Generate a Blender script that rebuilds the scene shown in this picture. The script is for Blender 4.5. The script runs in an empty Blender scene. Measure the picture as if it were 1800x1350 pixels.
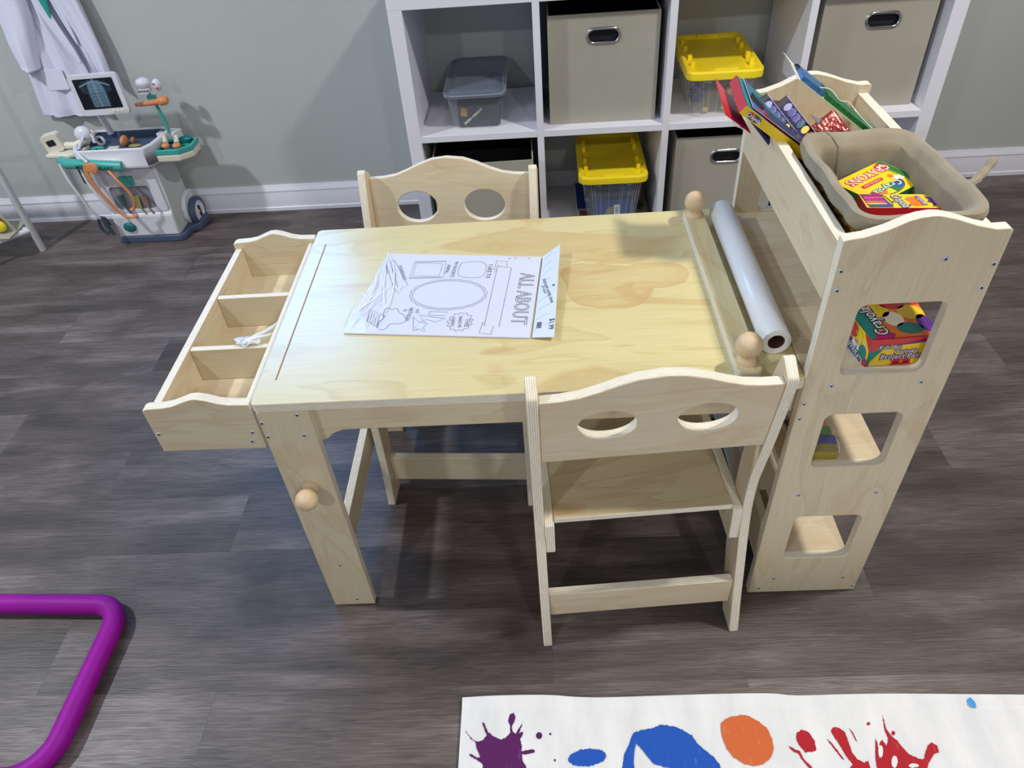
import bpy, bmesh, math, random
from mathutils import Vector, Matrix
from mathutils.geometry import tessellate_polygon
random.seed(7)
S = bpy.context.scene
COL = S.collection
PI = math.pi

# ---------------------------------------------------------------- camera
cam_d = bpy.data.cameras.new('camera'); cam = bpy.data.objects.new('camera', cam_d); COL.objects.link(cam)
cam_d.sensor_width = 36.0; cam_d.lens = 36.0*1284.69/1800.0; cam_d.clip_start = 0.02
_f = Vector((-0.06074562, 0.74174565, -0.66792467)); _r = Vector((0.99760012, 0.02284143, -0.06536261)); _u = Vector((0.03322608, 0.67029222, 0.74135307))
cam.matrix_world = Matrix(((_r.x,_u.x,-_f.x,0.4450),(_r.y,_u.y,-_f.y,-0.7614),(_r.z,_u.z,-_f.z,1.2505),(0,0,0,1)))
S.camera = cam
# ---------------------------------------------------------------- world, view, lamps
w = bpy.data.worlds.new('world'); S.world = w; w.use_nodes = True
w.node_tree.nodes['Background'].inputs[0].default_value = (0.75, 0.85, 1.0, 1)
w.node_tree.nodes['Background'].inputs[1].default_value = 1.0
S.view_settings.view_transform = 'Standard'; S.view_settings.look = 'None'
S.view_settings.gamma = 1.0; S.view_settings.use_curve_mapping = False
S.view_settings.exposure = 0.45
def area(name, loc, size, power, col, rot=(0,0,0), shape='DISK', sy=None):
    d = bpy.data.lights.new(name, 'AREA'); d.shape = shape; d.size = size
    if sy: d.size_y = sy
    d.energy = power; d.color = col
    o = bpy.data.objects.new(name, d); COL.objects.link(o); o.location = loc; o.rotation_euler = rot
    return o
CEIL = 2.42
LAMPS = [(-1.75, 0.15, 35, (0.92,0.97,1.0)), (1.60, 0.15, 27, (1.0,0.95,0.87)), (-1.0,-2.3, 20, (0.93,0.96,1.0)), (1.4,-2.3, 17, (1.0,0.95,0.88))]
for i, (x, y, p, c) in enumerate(LAMPS):
    area('downlight_beam', (x, y, CEIL-0.03), 0.16, p, c)
WIN = (-1.10, -0.33, 1.15, 1.88)   # small window on the back wall, above the picture

# ---------------------------------------------------------------- frames
TA = math.radians(0.9626)
MT = Matrix.Rotation(TA, 4, 'Z')          # frame of the craft table in the room
I4 = Matrix.Identity(4)
def TR(x, y, z): return Matrix.Translation((x, y, z))
def RX(a): return Matrix.Rotation(a, 4, 'X')
def RY(a): return Matrix.Rotation(a, 4, 'Y')
def RZ(a): return Matrix.Rotation(a, 4, 'Z')
def basis(o, ax, ay, az):
    ax, ay, az = Vector(ax), Vector(ay), Vector(az)
    return Matrix(((ax.x,ay.x,az.x,o[0]),(ax.y,ay.y,az.y,o[1]),(ax.z,ay.z,az.z,o[2]),(0,0,0,1)))
XZ = basis((0,0,0),(1,0,0),(0,0,1),(0,-1,0))     # u->x v->z w->-y
YZ = basis((0,0,0),(0,1,0),(0,0,1),(1,0,0))      # u->y v->z w->x

# ---------------------------------------------------------------- materials
def lin(h):
    h = h.lstrip('#'); o = []
    for i in (0,2,4):
        c = int(h[i:i+2],16)/255.0
        o.append(c/12.92 if c <= 0.04045 else ((c+0.055)/1.055)**2.4)
    return (o[0],o[1],o[2],1.0)
MATS = {}
def newmat(name):
    m = bpy.data.materials.new(name); m.use_nodes = True; nt = m.node_tree
    return m, nt, nt.nodes['Principled BSDF']
def N(nt, t, **kw):
    n = nt.nodes.new(t)
    for k, v in kw.items():
        if k.startswith('i_'):
            key = k[2:]; key = int(key) if key.isdigit() else key.replace('_',' ')
            n.inputs[key].default_value = v
        else: setattr(n, k, v)
    return n
def L(nt, a, b): nt.links.new(a, b)
def ramp(nt, pts, interp='LINEAR'):
    n = nt.nodes.new('ShaderNodeValToRGB'); cr = n.color_ramp; cr.interpolation = interp
    while len(cr.elements) < len(pts): cr.elements.new(0.5)
    for e, (p, c) in zip(cr.elements, pts): e.position = p; e.color = c
    return n
def mix(nt, fac, a, b, mode='MIX'):
    n = nt.nodes.new('ShaderNodeMix'); n.data_type = 'RGBA'; n.blend_type = mode
    for sock, v in ((0, fac), (6, a), (7, b)):
        if hasattr(v, 'is_output') or hasattr(v, 'links'): nt.links.new(v, n.inputs[sock])
        else: n.inputs[sock].default_value = v
    return n.outputs[2]
def math_(nt, op, a, b=0.0, c=None):
    n = nt.nodes.new('ShaderNodeMath'); n.operation = op
    for i, v in enumerate((a, b) if c is None else (a, b, c)):
        if hasattr(v, 'links'): nt.links.new(v, n.inputs[i])
        else: n.inputs[i].default_value = v
    return n.outputs[0]
def plain(name, h, rough=0.5, metal=0.0, bump=0.0, bscale=200.0, var=0.0, trans=0.0, ior=1.45, coat=0.0, alpha=1.0, vscale=4.0, emis=0.0, spec=0.5):
    if name in MATS: return MATS[name]
    m, nt, b = newmat(name)
    b.inputs['Base Color'].default_value = lin(h); b.inputs['Roughness'].default_value = rough
    b.inputs['Metallic'].default_value = metal; b.inputs['Transmission Weight'].default_value = trans
    b.inputs['IOR'].default_value = ior; b.inputs['Specular IOR Level'].default_value = spec; b.inputs['Coat Weight'].default_value = coat; b.inputs['Alpha'].default_value = alpha
    if emis: b.inputs['Emission Color'].default_value = lin(h); b.inputs['Emission Strength'].default_value = emis
    tc = N(nt, 'ShaderNodeTexCoord')
    nz = N(nt, 'ShaderNodeTexNoise', i_Scale=vscale, i_Detail=5.0); L(nt, tc.outputs['Object'], nz.inputs['Vector'])
    v = max(var, 0.03)
    c = lin(h); lo = tuple(x*(1-v) for x in c[:3])+(1,); hi = tuple(min(1,x*(1+v)) for x in c[:3])+(1,)
    r = ramp(nt, [(0.3, lo), (0.7, hi)]); L(nt, nz.outputs[0], r.inputs[0]); L(nt, r.outputs[0], b.inputs['Base Color'])
    if bump:
        n2 = N(nt, 'ShaderNodeTexNoise', i_Scale=bscale, i_Detail=3.0); L(nt, tc.outputs['Object'], n2.inputs['Vector'])
        bp = N(nt, 'ShaderNodeBump', i_Strength=bump, i_Distance=0.001); L(nt, n2.outputs[0], bp.inputs['Height']); L(nt, bp.outputs[0], b.inputs['Normal'])
    MATS[name] = m; return m
def wood(name, pale, mid, tan, blot=0.5, rough=0.5, stain=None, coat=0.0):
    """UV in metres, grain along U."""
    m, nt, b = newmat(name)
    uv = N(nt, 'ShaderNodeUVMap', uv_map='UVMap')
    def mp(sx, sy):
        n = N(nt, 'ShaderNodeMapping'); n.inputs['Scale'].default_value = (sx, sy, 1); L(nt, uv.outputs[0], n.inputs['Vector']); return n.outputs[0]
    n1 = N(nt, 'ShaderNodeTexNoise', i_Scale=1.0, i_Detail=3.0, i_Distortion=0.6); L(nt, mp(2.6, 11.0), n1.inputs['Vector'])
    # contour bands of the broad noise = cathedral figure
    bands = math_(nt, 'FRACT', math_(nt, 'MULTIPLY', n1.outputs[0], 5.0))
    rb = ramp(nt, [(0.0, (0,0,0,1)), (0.72, (0.25,0.25,0.25,1)), (0.93, (1,1,1,1)), (1.0, (0,0,0,1))]); L(nt, bands, rb.inputs[0])
    n2 = N(nt, 'ShaderNodeTexNoise', i_Scale=1.0, i_Detail=4.0); L(nt, mp(9.0, 330.0), n2.inputs['Vector'])
    n3 = N(nt, 'ShaderNodeTexNoise', i_Scale=1.0, i_Detail=2.0, i_Distortion=1.2); L(nt, mp(3.4, 8.0), n3.inputs['Vector'])
    rt = ramp(nt, [(0.545, (0,0,0,1)), (0.60, (1,1,1,1)), (0.75, (0.6,0.6,0.6,1))]); L(nt, n3.outputs[0], rt.inputs[0])
    c = mix(nt, math_(nt, 'MULTIPLY', rb.outputs[0], 0.55), lin(pale), lin(mid))
    c = mix(nt, math_(nt, 'MULTIPLY', rt.outputs[0], blot), c, lin(tan))
    if stain:   # a figure with a shape of its own: ellipses (cx, cy, rx, ry) in UV
        wn = N(nt, 'ShaderNodeTexNoise', i_Scale=14.0, i_Detail=2.0); L(nt, uv.outputs[0], wn.inputs['Vector'])
        wv = N(nt, 'ShaderNodeVectorMath', operation='SCALE'); wv.inputs['Scale'].default_value = 0.03; L(nt, wn.outputs['Color'], wv.inputs[0])
        av = N(nt, 'ShaderNodeVectorMath', operation='ADD'); L(nt, uv.outputs[0], av.inputs[0]); L(nt, wv.outputs[0], av.inputs[1])
        sp = N(nt, 'ShaderNodeSeparateXYZ'); L(nt, av.outputs[0], sp.inputs[0])
        best = None
        for (cx, cy, rx, ry) in stain:
            dx = math_(nt, 'DIVIDE', math_(nt, 'SUBTRACT', sp.outputs[0], cx+0.015), rx)
            dy = math_(nt, 'DIVIDE', math_(nt, 'SUBTRACT', sp.outputs[1], cy+0.015), ry)
            d = math_(nt, 'ADD', math_(nt, 'MULTIPLY', dx, dx), math_(nt, 'MULTIPLY', dy, dy))
            best = d if best is None else math_(nt, 'MINIMUM', best, d)
        rs = ramp(nt, [(0.0,(0.35,0.35,0.35,1)), (0.80, (0.8,0.8,0.8,1)), (0.95, (1,1,1,1)), (1.0, (0,0,0,1))]); L(nt, best, rs.inputs[0])
        c = mix(nt, math_(nt, 'MULTIPLY', rs.outputs[0], 0.62), c, lin(tan))
    rf = ramp(nt, [(0.3, (0.90,0.88,0.85,1)), (0.6, (1,1,1,1))]); L(nt, n2.outputs[0], rf.inputs[0])
    c = mix(nt, 0.8, c, rf.outputs[0], 'MULTIPLY')
    L(nt, c, b.inputs['Base Color'])
    b.inputs['Roughness'].default_value = rough; b.inputs['Coat Weight'].default_value = coat; b.inputs['Coat Roughness'].default_value = 0.24
    bp = N(nt, 'ShaderNodeBump', i_Strength=0.12, i_Distance=0.0006); L(nt, n2.outputs[0], bp.inputs['Height']); L(nt, bp.outputs[0], b.inputs['Normal'])
    MATS[name] = m; return m
def ply(name, a, bcol, plies=5.0):
    m, nt, b = newmat(name)
    uv = N(nt, 'ShaderNodeUVMap', uv_map='UVMap'); sp = N(nt, 'ShaderNodeSeparateXYZ'); L(nt, uv.outputs[0], sp.inputs[0])
    mp = N(nt, 'ShaderNodeMapping'); mp.inputs['Scale'].default_value = (60, 3, 1); L(nt, uv.outputs[0], mp.inputs['Vector'])
    nz = N(nt, 'ShaderNodeTexNoise', i_Scale=1.0, i_Detail=3.0); L(nt, mp.outputs[0], nz.inputs['Vector'])
    s = math_(nt, 'FRACT', math_(nt, 'MULTIPLY', math_(nt, 'ADD', sp.outputs[1], math_(nt, 'MULTIPLY', nz.outputs[0], 0.02)), plies/2.0))
    r = ramp(nt, [(0.0, lin(bcol)), (0.10, lin(a)), (0.46, lin(a)), (0.54, lin(bcol)), (0.62, lin(a)), (0.95, lin(a)), (1.0, lin(bcol))]); L(nt, s, r.inputs[0])
    rn = ramp(nt, [(0.25, (0.86,0.84,0.8,1)), (0.6, (1,1,1,1))]); L(nt, nz.outputs[0], rn.inputs[0])
    L(nt, mix(nt, 0.8, r.outputs[0], rn.outputs[0], 'MULTIPLY'), b.inputs['Base Color']); b.inputs['Roughness'].default_value = 0.6
    MATS[name] = m; return m
PINE = wood('pine_plywood', '#DDCFB4', '#CDBA98', '#CCAA84', 0.25, 0.5)
PINE_TOP = wood('pine_table_top', '#DFD19C', '#CDB579', '#C9A165', 0.5, 0.36, stain=[(0.545,0.25,0.080,0.066),(0.61,0.275,0.075,0.040),(0.51,0.285,0.05,0.04)], coat=0.8)
PINE_BAR = wood('pine_bar', '#E2D5A8', '#D0B984', '#CCA870', 0.3, 0.45)
PINE_WARM = wood('pine_plywood_warm', '#D6C8A8', '#C2A67C', '#BE9468', 0.6, 0.4)
PLY = ply('plywood_edge', '#F6EFE0', '#AE9670')
TURNED = wood('turned_beech', '#DCC4A2', '#CBB08A', '#CCAA80', 0.3, 0.5)
STEEL = plain('screw_steel', '#D0D0D4', 0.4, 0.3)
SLOT = plain('screw_recess', '#2E2E34', 0.6)
WHITE_L = plain('white_laminate', '#EAEAF6', 0.42, var=0.02)
CHROME = plain('chrome', '#C8C8CC', 0.15, 1.0)
BLACK = plain('black', '#101216', 0.7)
INK = plain('printed_ink', '#3A4050', 0.7)
WHITE = plain('white_print', '#F2F2F2', 0.5)

# ---------------------------------------------------------------- mesh builder
def ear(outline, holes):
    loops = [[Vector((p[0],p[1],0)) for p in outline]] + [[Vector((p[0],p[1],0)) for p in h] for h in holes]
    return tessellate_polygon(loops)
def rrect(x0, y0, x1, y1, r, n=5):
    o = []
    for cx, cy, a in ((x1-r,y1-r,0),(x0+r,y1-r,PI/2),(x0+r,y0+r,PI),(x1-r,y0+r,1.5*PI)):
        for i in range(n+1):
            t = a+PI/2*i/n; o.append((cx+r*math.cos(t), cy+r*math.sin(t)))
    return o
def ell(cx, cy, rx, ry, n=28): return [(cx+rx*math.cos(2*PI*i/n), cy+ry*math.sin(2*PI*i/n)) for i in range(n)]
def smooth_curve(pts, n=6):
    o = []
    P = [pts[0]]+list(pts)+[pts[-1]]
    for i in range(1, len(P)-2):
        for k in range(n):
            t = k/n; p0,p1,p2,p3 = P[i-1],P[i],P[i+1],P[i+2]
            o.append(tuple(0.5*((2*b)+(-a+c)*t+(2*a-5*b+4*c-d)*t*t+(-a+3*b-3*c+d)*t**3) for a,b,c,d in zip(p0,p1,p2,p3)))
    o.append(tuple(pts[-1])); return o
class MB:
    def __init__(s): s.v=[]; s.f=[]; s.m=[]; s.uv=[]
    def add(s, verts, faces, mi=0, uvs=None, M=None):
        k = len(s.v)
        for p in verts:
            p = Vector(p); s.v.append(tuple(M @ p) if M is not None else tuple(p))
        flip = M is not None and M.to_3x3().determinant() < 0
        for i, fc in enumerate(faces):
            fc = list(fc); u = list(uvs[i]) if uvs else [(verts[j][0], verts[j][1]) for j in fc]
            if flip: fc.reverse(); u.reverse()
            s.f.append([j+k for j in fc]); s.m.append(mi if not isinstance(mi, (list,tuple)) else mi[i]); s.uv.append(u)
        return s
    def prism(s, out, t, M=None, holes=(), fm=0, sm=0, grain='u', uo=(0,0), z0=0.0, fm2=None):
        area_ = sum(out[i][0]*out[(i+1)%len(out)][1]-out[(i+1)%len(out)][0]*out[i][1] for i in range(len(out)))
        if area_ < 0: out = list(reversed(out))
        tris = ear(out, holes); pts = list(out)+[p for h in holes for p in h]; n = len(pts)
        V = [(p[0],p[1],z0) for p in pts]+[(p[0],p[1],z0+t) for p in pts]; F=[]; U=[]; Mi=[]
        g = (lambda p: (p[0]+uo[0], p[1]+uo[1])) if grain=='u' else (lambda p: (p[1]+uo[0], p[0]+uo[1]))
        for a,b,c in tris:
            A,B,C = pts[a],pts[b],pts[c]
            if (B[0]-A[0])*(C[1]-A[1])-(B[1]-A[1])*(C[0]-A[0]) < 0: b,c = c,b
            F.append((a+n,b+n,c+n)); U.append([g(pts[j]) for j in (a,b,c)]); Mi.append(fm)
            F.append((c,b,a)); U.append([g(pts[j]) for j in (c,b,a)]); Mi.append(fm if fm2 is None else fm2)
        def ring(idx, ccw):
            per = 0.0
            for q in range(len(idx)):
                i, j = idx[q], idx[(q+1)%len(idx)]; d = math.dist(pts[i], pts[j])
                u0, u1 = per+uo[0], per+d+uo[0]; per += d
                if ccw: F.append((i,j,j+n,i+n)); U.append([(u0,0),(u1,0),(u1,1),(u0,1)])
                else: F.append((j,i,i+n,j+n)); U.append([(u1,0),(u0,0),(u0,1),(u1,1)])
                Mi.append(sm)
        ring(list(range(len(out))), True); k = len(out)
        for h in holes:
            ar = sum(h[i][0]*h[(i+1)%len(h)][1]-h[(i+1)%len(h)][0]*h[i][1] for i in range(len(h)))
            ring(list(range(k, k+len(h))), ar < 0); k += len(h)
        return s.add(V, F, Mi, U, M)
    def box(s, x0, x1, y0, y1, z0, z1, mi=0, M=None):
        T = TR(x0,y0,z0); MM = T if M is None else M @ T
        return s.prism([(0,0),(x1-x0,0),(x1-x0,y1-y0),(0,y1-y0)], z1-z0, MM, fm=mi, sm=mi)
    def tube(s, path, r, seg=12, mi=0, M=None, closed=False, caps=True):
        P = [Vector(p) for p in path]; n = len(P); V=[]; F=[]
        rr = r if isinstance(r, (list,tuple)) else [r]*n
        d0 = (P[1]-P[0]).normalized(); up = Vector((0,0,1)) if abs(d0.z) < 0.9 else Vector((1,0,0))
        for i in range(n):
            a = P[i-1] if (i > 0 or closed) else P[i]; b = P[(i+1)%n] if (i < n-1 or closed) else P[i]
            d = (b-a).normalized(); side = d.cross(up).normalized(); up = side.cross(d).normalized()
            for k in range(seg):
                t = 2*PI*k/seg; V.append(P[i]+(side*math.cos(t)+up*math.sin(t))*rr[i])
        for i in range(n if closed else n-1):
            for k in range(seg):
                a = i*seg+k; b = i*seg+(k+1)%seg; c = ((i+1)%n)*seg+(k+1)%seg; d = ((i+1)%n)*seg+k
                F.append((a,d,c,b))
        if caps and not closed: F.append(tuple(range(seg))); F.append(tuple(reversed([(n-1)*seg+k for k in range(seg)])))
        return s.add(V, F, mi, None, M)
    def lathe(s, prof, seg=20, mi=0, M=None):
        V=[]; F=[]; U=[]; Mi=[]; n = len(prof)
        for r, z in prof:
            for k in range(seg): V.append((r*math.cos(2*PI*k/seg), r*math.sin(2*PI*k/seg), z))
        mm = mi if isinstance(mi, (list,tuple)) else [mi]*(n-1)
        for i in range(n-1):
            for k in range(seg):
                a=i*seg+k; b=i*seg+(k+1)%seg; F.append((a,b,b+seg,a+seg)); Mi.append(mm[i])
                U.append([(prof[i][1],k*.01),(prof[i][1],k*.01+.01),(prof[i+1][1],k*.01+.01),(prof[i+1][1],k*.01)])
        cl = math.dist(prof[0], prof[-1]) < 1e-9
        if prof[0][0] > 1e-6 and not cl: F.append(tuple(reversed(range(seg)))); Mi.append(mm[0]); U.append([(0,0)]*seg)
        if prof[-1][0] > 1e-6 and not cl: F.append(tuple((n-1)*seg+k for k in range(seg))); Mi.append(mm[-1]); U.append([(0,0)]*seg)
        return s.add(V, F, Mi, U, M)
    def ball(s, c, r, mi=0, M=None, seg=16, rings=10):
        r = (r,r,r) if not isinstance(r,(tuple,list)) else r
        pr = [(max(1e-7, math.sin(PI*i/rings)), -math.cos(PI*i/rings)) for i in range(rings+1)]
        MM = TR(*c) @ Matrix.Diagonal((r[0],r[1],r[2],1)); MM = MM if M is None else M @ MM
        return s.lathe(pr, seg, mi, MM)
    def flat(s, pts, M=None, mi=0, z=0.0):
        pts = [tuple(p) for p in pts]
        ar = sum(pts[i][0]*pts[(i+1)%len(pts)][1]-pts[(i+1)%len(pts)][0]*pts[i][1] for i in range(len(pts)))
        if ar < 0: pts.reverse()
        tris = ear(pts, [])
        F = []
        for a,b,c in tris:
            A,B,C = pts[a],pts[b],pts[c]
            F.append((a,b,c) if (B[0]-A[0])*(C[1]-A[1])-(B[1]-A[1])*(C[0]-A[0]) > 0 else (a,c,b))
        return s.add([(p[0],p[1],z) for p in pts], F, mi, None, M)
    def stroke(s, pts, wd, M=None, mi=0, z=0.0, closed=False):
        pts = [Vector((p[0],p[1])) for p in pts]; n = len(pts); V=[]
        for i in range(n):
            a = pts[i-1] if (i>0 or closed) else pts[i]; b = pts[(i+1)%n] if (i<n-1 or closed) else pts[i]
            d = (b-a); d = d.normalized() if d.length > 1e-9 else Vector((1,0)); nn = Vector((-d.y,d.x))*wd/2
            V += [(pts[i].x+nn.x, pts[i].y+nn.y, z), (pts[i].x-nn.x, pts[i].y-nn.y, z)]
        F = [(2*i+1, 2*((i+1)%n)+1, 2*((i+1)%n), 2*i) for i in range(n if closed else n-1)]
        return s.add(V, F, mi, None, M)
    def text(s, txt, size, M=None, mi=0, z=0.0, bold=0.0, align='CENTER', outline=0.0, sx=1.0):
        cu = bpy.data.curves.new('txt', 'FONT'); cu.body = txt; cu.size = size; cu.align_x = align; cu.align_y = 'CENTER'; cu.resolution_u = 2
        if outline: cu.fill_mode = 'NONE'; cu.bevel_depth = outline; cu.bevel_resolution = 0
        else: cu.fill_mode = 'FRONT'; cu.offset = bold
        ob = bpy.data.objects.new('txt', cu); COL.objects.link(ob)
        bpy.context.view_layer.update()
        me = bpy.data.meshes.new_from_object(ob.evaluated_get(bpy.context.evaluated_depsgraph_get()))
        V = [(v.co.x*sx, v.co.y, v.co.z+z) for v in me.vertices]; F = [tuple(p.vertices) for p in me.polygons]
        s.add(V, F, mi, None, M)
        bpy.data.objects.remove(ob); bpy.data.curves.remove(cu); bpy.data.meshes.remove(me)
        return s
    def grid(s, fn, nu, nv, mi=0, M=None, closed_u=False):
        V = [fn(i/(nu if closed_u else nu-1), j/(nv-1)) for j in range(nv) for i in range(nu)]; F=[]; U=[]
        for j in range(nv-1):
            for i in range(nu if closed_u else nu-1):
                i2 = (i+1)%nu; F.append((j*nu+i, j*nu+i2, (j+1)*nu+i2, (j+1)*nu+i)); U.append([(i/nu,j/nv)]*4)
        return s.add(V, F, mi, U, M)
    def build(s, name, mats, parent=None, M=None, bevel=0.0, smooth=True, solid=0.0, seg=2, sharp=35, subsurf=0, org=None):
        """M places the object (world for top level, local for parts); org shifts the mesh so its origin is there."""
        me = bpy.data.meshes.new(name)
        vs = s.v if org is None else [(x-org[0], y-org[1], z-org[2]) for x,y,z in s.v]
        me.from_pydata(vs, [], s.f); me.update()
        mats = mats if isinstance(mats, (list,tuple)) else [mats]
        for mt in mats: me.materials.append(mt)
        me.polygons.foreach_set('material_index', s.m)
        uvl = me.uv_layers.new(name='UVMap'); k = 0
        for u in s.uv:
            for p in u: uvl.data[k].uv = p; k += 1
        bm = bmesh.new(); bm.from_mesh(me)
        bmesh.ops.remove_doubles(bm, verts=bm.verts, dist=1e-6)
        if smooth:
            lim = math.radians(sharp)
            for e in bm.edges:
                if len(e.link_faces) == 2 and e.calc_face_angle(0) > lim: e.smooth = False
            for f in bm.faces: f.smooth = True
        bm.to_mesh(me); bm.free()
        ob = bpy.data.objects.new(name, me); COL.objects.link(ob)
        if parent is not None: ob.parent = parent
        if M is not None: ob.matrix_local = M
        if org is not None: ob.location = Vector(org) if M is None else (M @ Vector(org))
        if solid:
            md = ob.modifiers.new('solid', 'SOLIDIFY'); md.thickness = solid; md.offset = 0
        if bevel:
            md = ob.modifiers.new('bevel', 'BEVEL'); md.width = bevel; md.segments = seg; md.limit_method = 'ANGLE'; md.angle_limit = math.radians(30); md.harden_normals = False
        if subsurf:
            md = ob.modifiers.new('sub', 'SUBSURF'); md.levels = subsurf; md.render_levels = subsurf
        return ob
def tag(o, label, cat, group=None, kind=None):
    if label: o['label'] = label
    if cat: o['category'] = cat
    if group: o['group'] = group
    if kind: o['kind'] = kind
    return o
def thing(name, label, cat, M, group=None):
    o = bpy.data.objects.new(name, None); COL.objects.link(o); o.empty_display_size = 0.05
    o.matrix_world = M; tag(o, label, cat, group); return o
def structure(o): o['kind'] = 'structure'; return o
def T(x=0, y=0, z=0, a=0): return MT @ TR(x, y, z) @ RZ(a)
def board(name, out, t, M, parent, holes=(), grain='u', mats=None, bevel=0.0016, uo=None):
    b = MB(); uo = uo or (random.uniform(0,8), random.uniform(0,8))
    b.prism(out, t, None, holes, 0, 1, grain, uo)
    return b.build(name, mats or [PINE, PLY], parent, M, bevel=bevel)
def rect(x0, y0, x1, y1): return [(x0,y0),(x1,y0),(x1,y1),(x0,y1)]
def screws(parent, pts, M, r=0.0042):
    """Phillips heads on a board; M maps (u, v, out)."""
    for (u, v) in pts:
        b = MB(); b.lathe([(r,0),(r,0.0006),(r*.8,0.0014),(r*.40,0.0014),(r*.36,0.0009),(1e-6,0.0008)], 14, [0,0,0,0,1])
        b.box(-r*.5,r*.5,-r*.09,r*.09,0.0014,0.0017,1); b.box(-r*.09,r*.09,-r*.5,r*.5,0.0014,0.0017,1)
        b.build('screw', [STEEL, SLOT], parent, M @ TR(u, v, 0) @ RZ(random.uniform(0,1.5)))

# ================================================================ THE ROOM
WY = 1.6243
def wallmat():
    m, nt, b = newmat('sage_wall_paint')
    tc = N(nt, 'ShaderNodeTexCoord'); nz = N(nt, 'ShaderNodeTexNoise', i_Scale=260.0, i_Detail=3.0); L(nt, tc.outputs['Object'], nz.inputs['Vector'])
    n2 = N(nt, 'ShaderNodeTexNoise', i_Scale=1.3, i_Detail=3.0); L(nt, tc.outputs['Object'], n2.inputs['Vector'])
    r = ramp(nt, [(0.3, lin('#B2B6B5')), (0.7, lin('#BABFBD'))]); L(nt, n2.outputs[0], r.inputs[0]); L(nt, r.outputs[0], b.inputs['Base Color'])
    bp = N(nt, 'ShaderNodeBump', i_Strength=0.25, i_Distance=0.0006); L(nt, nz.outputs[0], bp.inputs['Height']); L(nt, bp.outputs[0], b.inputs['Normal'])
    b.inputs['Roughness'].default_value = 0.6; return m
WALL = wallmat()
def floormat():
    m, nt, b = newmat('grey_vinyl_plank')
    tc = N(nt, 'ShaderNodeTexCoord'); rot = N(nt, 'ShaderNodeMapping'); rot.inputs['Rotation'].default_value = (0,0,-TA); L(nt, tc.outputs['Object'], rot.inputs['Vector'])
    sp = N(nt, 'ShaderNodeSeparateXYZ'); L(nt, rot.outputs[0], sp.inputs[0])
    W_, L_ = 0.151, 0.94
    rowf = math_(nt, 'DIVIDE', math_(nt, 'ADD', sp.outputs[1], 0.168), W_)
    row = math_(nt, 'FLOOR', rowf); fr = math_(nt, 'FRACT', rowf)
    xs = math_(nt, 'DIVIDE', math_(nt, 'ADD', math_(nt, 'ADD', sp.outputs[0], 0.521), math_(nt, 'MULTIPLY', row, 0.335)), L_)
    colf = math_(nt, 'FLOOR', xs); fx = math_(nt, 'FRACT', xs)
    cb = N(nt, 'ShaderNodeCombineXYZ'); L(nt, row, cb.inputs[0]); L(nt, colf, cb.inputs[1])
    wn = N(nt, 'ShaderNodeTexWhiteNoise', noise_dimensions='3D'); L(nt, cb.outputs[0], wn.inputs['Vector'])
    sc = N(nt, 'ShaderNodeVectorMath', operation='SCALE'); sc.inputs['Scale'].default_value = 9.0; L(nt, wn.outputs['Color'], sc.inputs[0])
    ad = N(nt, 'ShaderNodeVectorMath', operation='ADD'); L(nt, rot.outputs[0], ad.inputs[0]); L(nt, sc.outputs[0], ad.inputs[1])
    def noi(s, d, dist=0.0):
        mp = N(nt, 'ShaderNodeMapping'); mp.inputs['Scale'].default_value = s; L(nt, ad.outputs[0], mp.inputs['Vector'])
        n = N(nt, 'ShaderNodeTexNoise', i_Scale=1.0, i_Detail=d, i_Distortion=dist); L(nt, mp.outputs[0], n.inputs['Vector']); return n.outputs[0]
    g1 = noi((2.2, 11.0, 1), 5.0, 0.8); g2 = noi((14.0, 240.0, 1), 5.0, 1.4); g3 = noi((3.5, 5.0, 1), 3.0, 1.0)
    g4 = noi((5.0, 420.0, 1), 2.0, 3.0)
    r1 = ramp(nt, [(0.30, lin('#453E3C')), (0.45, lin('#524A49')), (0.56, lin('#615857')), (0.74, lin('#7A7170'))]); L(nt, g1, r1.inputs[0])
    tone = ramp(nt, [(0.0, (0.82,0.81,0.80,1)), (1.0, (1.10,1.09,1.08,1))]); L(nt, wn.outputs['Value'], tone.inputs[0])
    c = mix(nt, 0.9, r1.outputs[0], tone.outputs[0], 'MULTIPLY')
    r2 = ramp(nt, [(0.36, (0.66,0.65,0.65,1)), (0.5, (0.98,0.97,0.97,1)), (0.66, (1.25,1.24,1.24,1))]); L(nt, g2, r2.inputs[0]); c = mix(nt, 0.8, c, r2.outputs[0], 'MULTIPLY')
    r4 = ramp(nt, [(0.38, (0.72,0.71,0.71,1)), (0.52, (1,1,1,1)), (0.64, (1.40,1.38,1.38,1))]); L(nt, g4, r4.inputs[0]); c = mix(nt, 0.8, c, r4.outputs[0], 'MULTIPLY')
    r3 = ramp(nt, [(0.32, (0.62,0.61,0.61,1)), (0.48, (0.96,0.95,0.95,1)), (0.68, (1.22,1.21,1.21,1))]); L(nt, g3, r3.inputs[0]); c = mix(nt, 0.8, c, r3.outputs[0], 'MULTIPLY')
    sy = math_(nt, 'LESS_THAN', fr, 0.008); sx = math_(nt, 'LESS_THAN', fx, 0.0016); sm = math_(nt, 'MAXIMUM', sy, sx)
    c = mix(nt, math_(nt, 'MULTIPLY', sm, 0.35), c, lin('#2C2827'))
    L(nt, c, b.inputs['Base Color']); b.inputs['Roughness'].default_value = 0.40
    rr = ramp(nt, [(0.3, (0.50,)*3+(1,)), (0.7, (0.36,)*3+(1,))]); L(nt, g2, rr.inputs[0]); L(nt, rr.outputs[0], b.inputs['Roughness'])
    bp = N(nt, 'ShaderNodeBump', i_Strength=0.45, i_Distance=0.0010); L(nt, g2, bp.inputs['Height']); L(nt, bp.outputs[0], b.inputs['Normal'])
    return m
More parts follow.
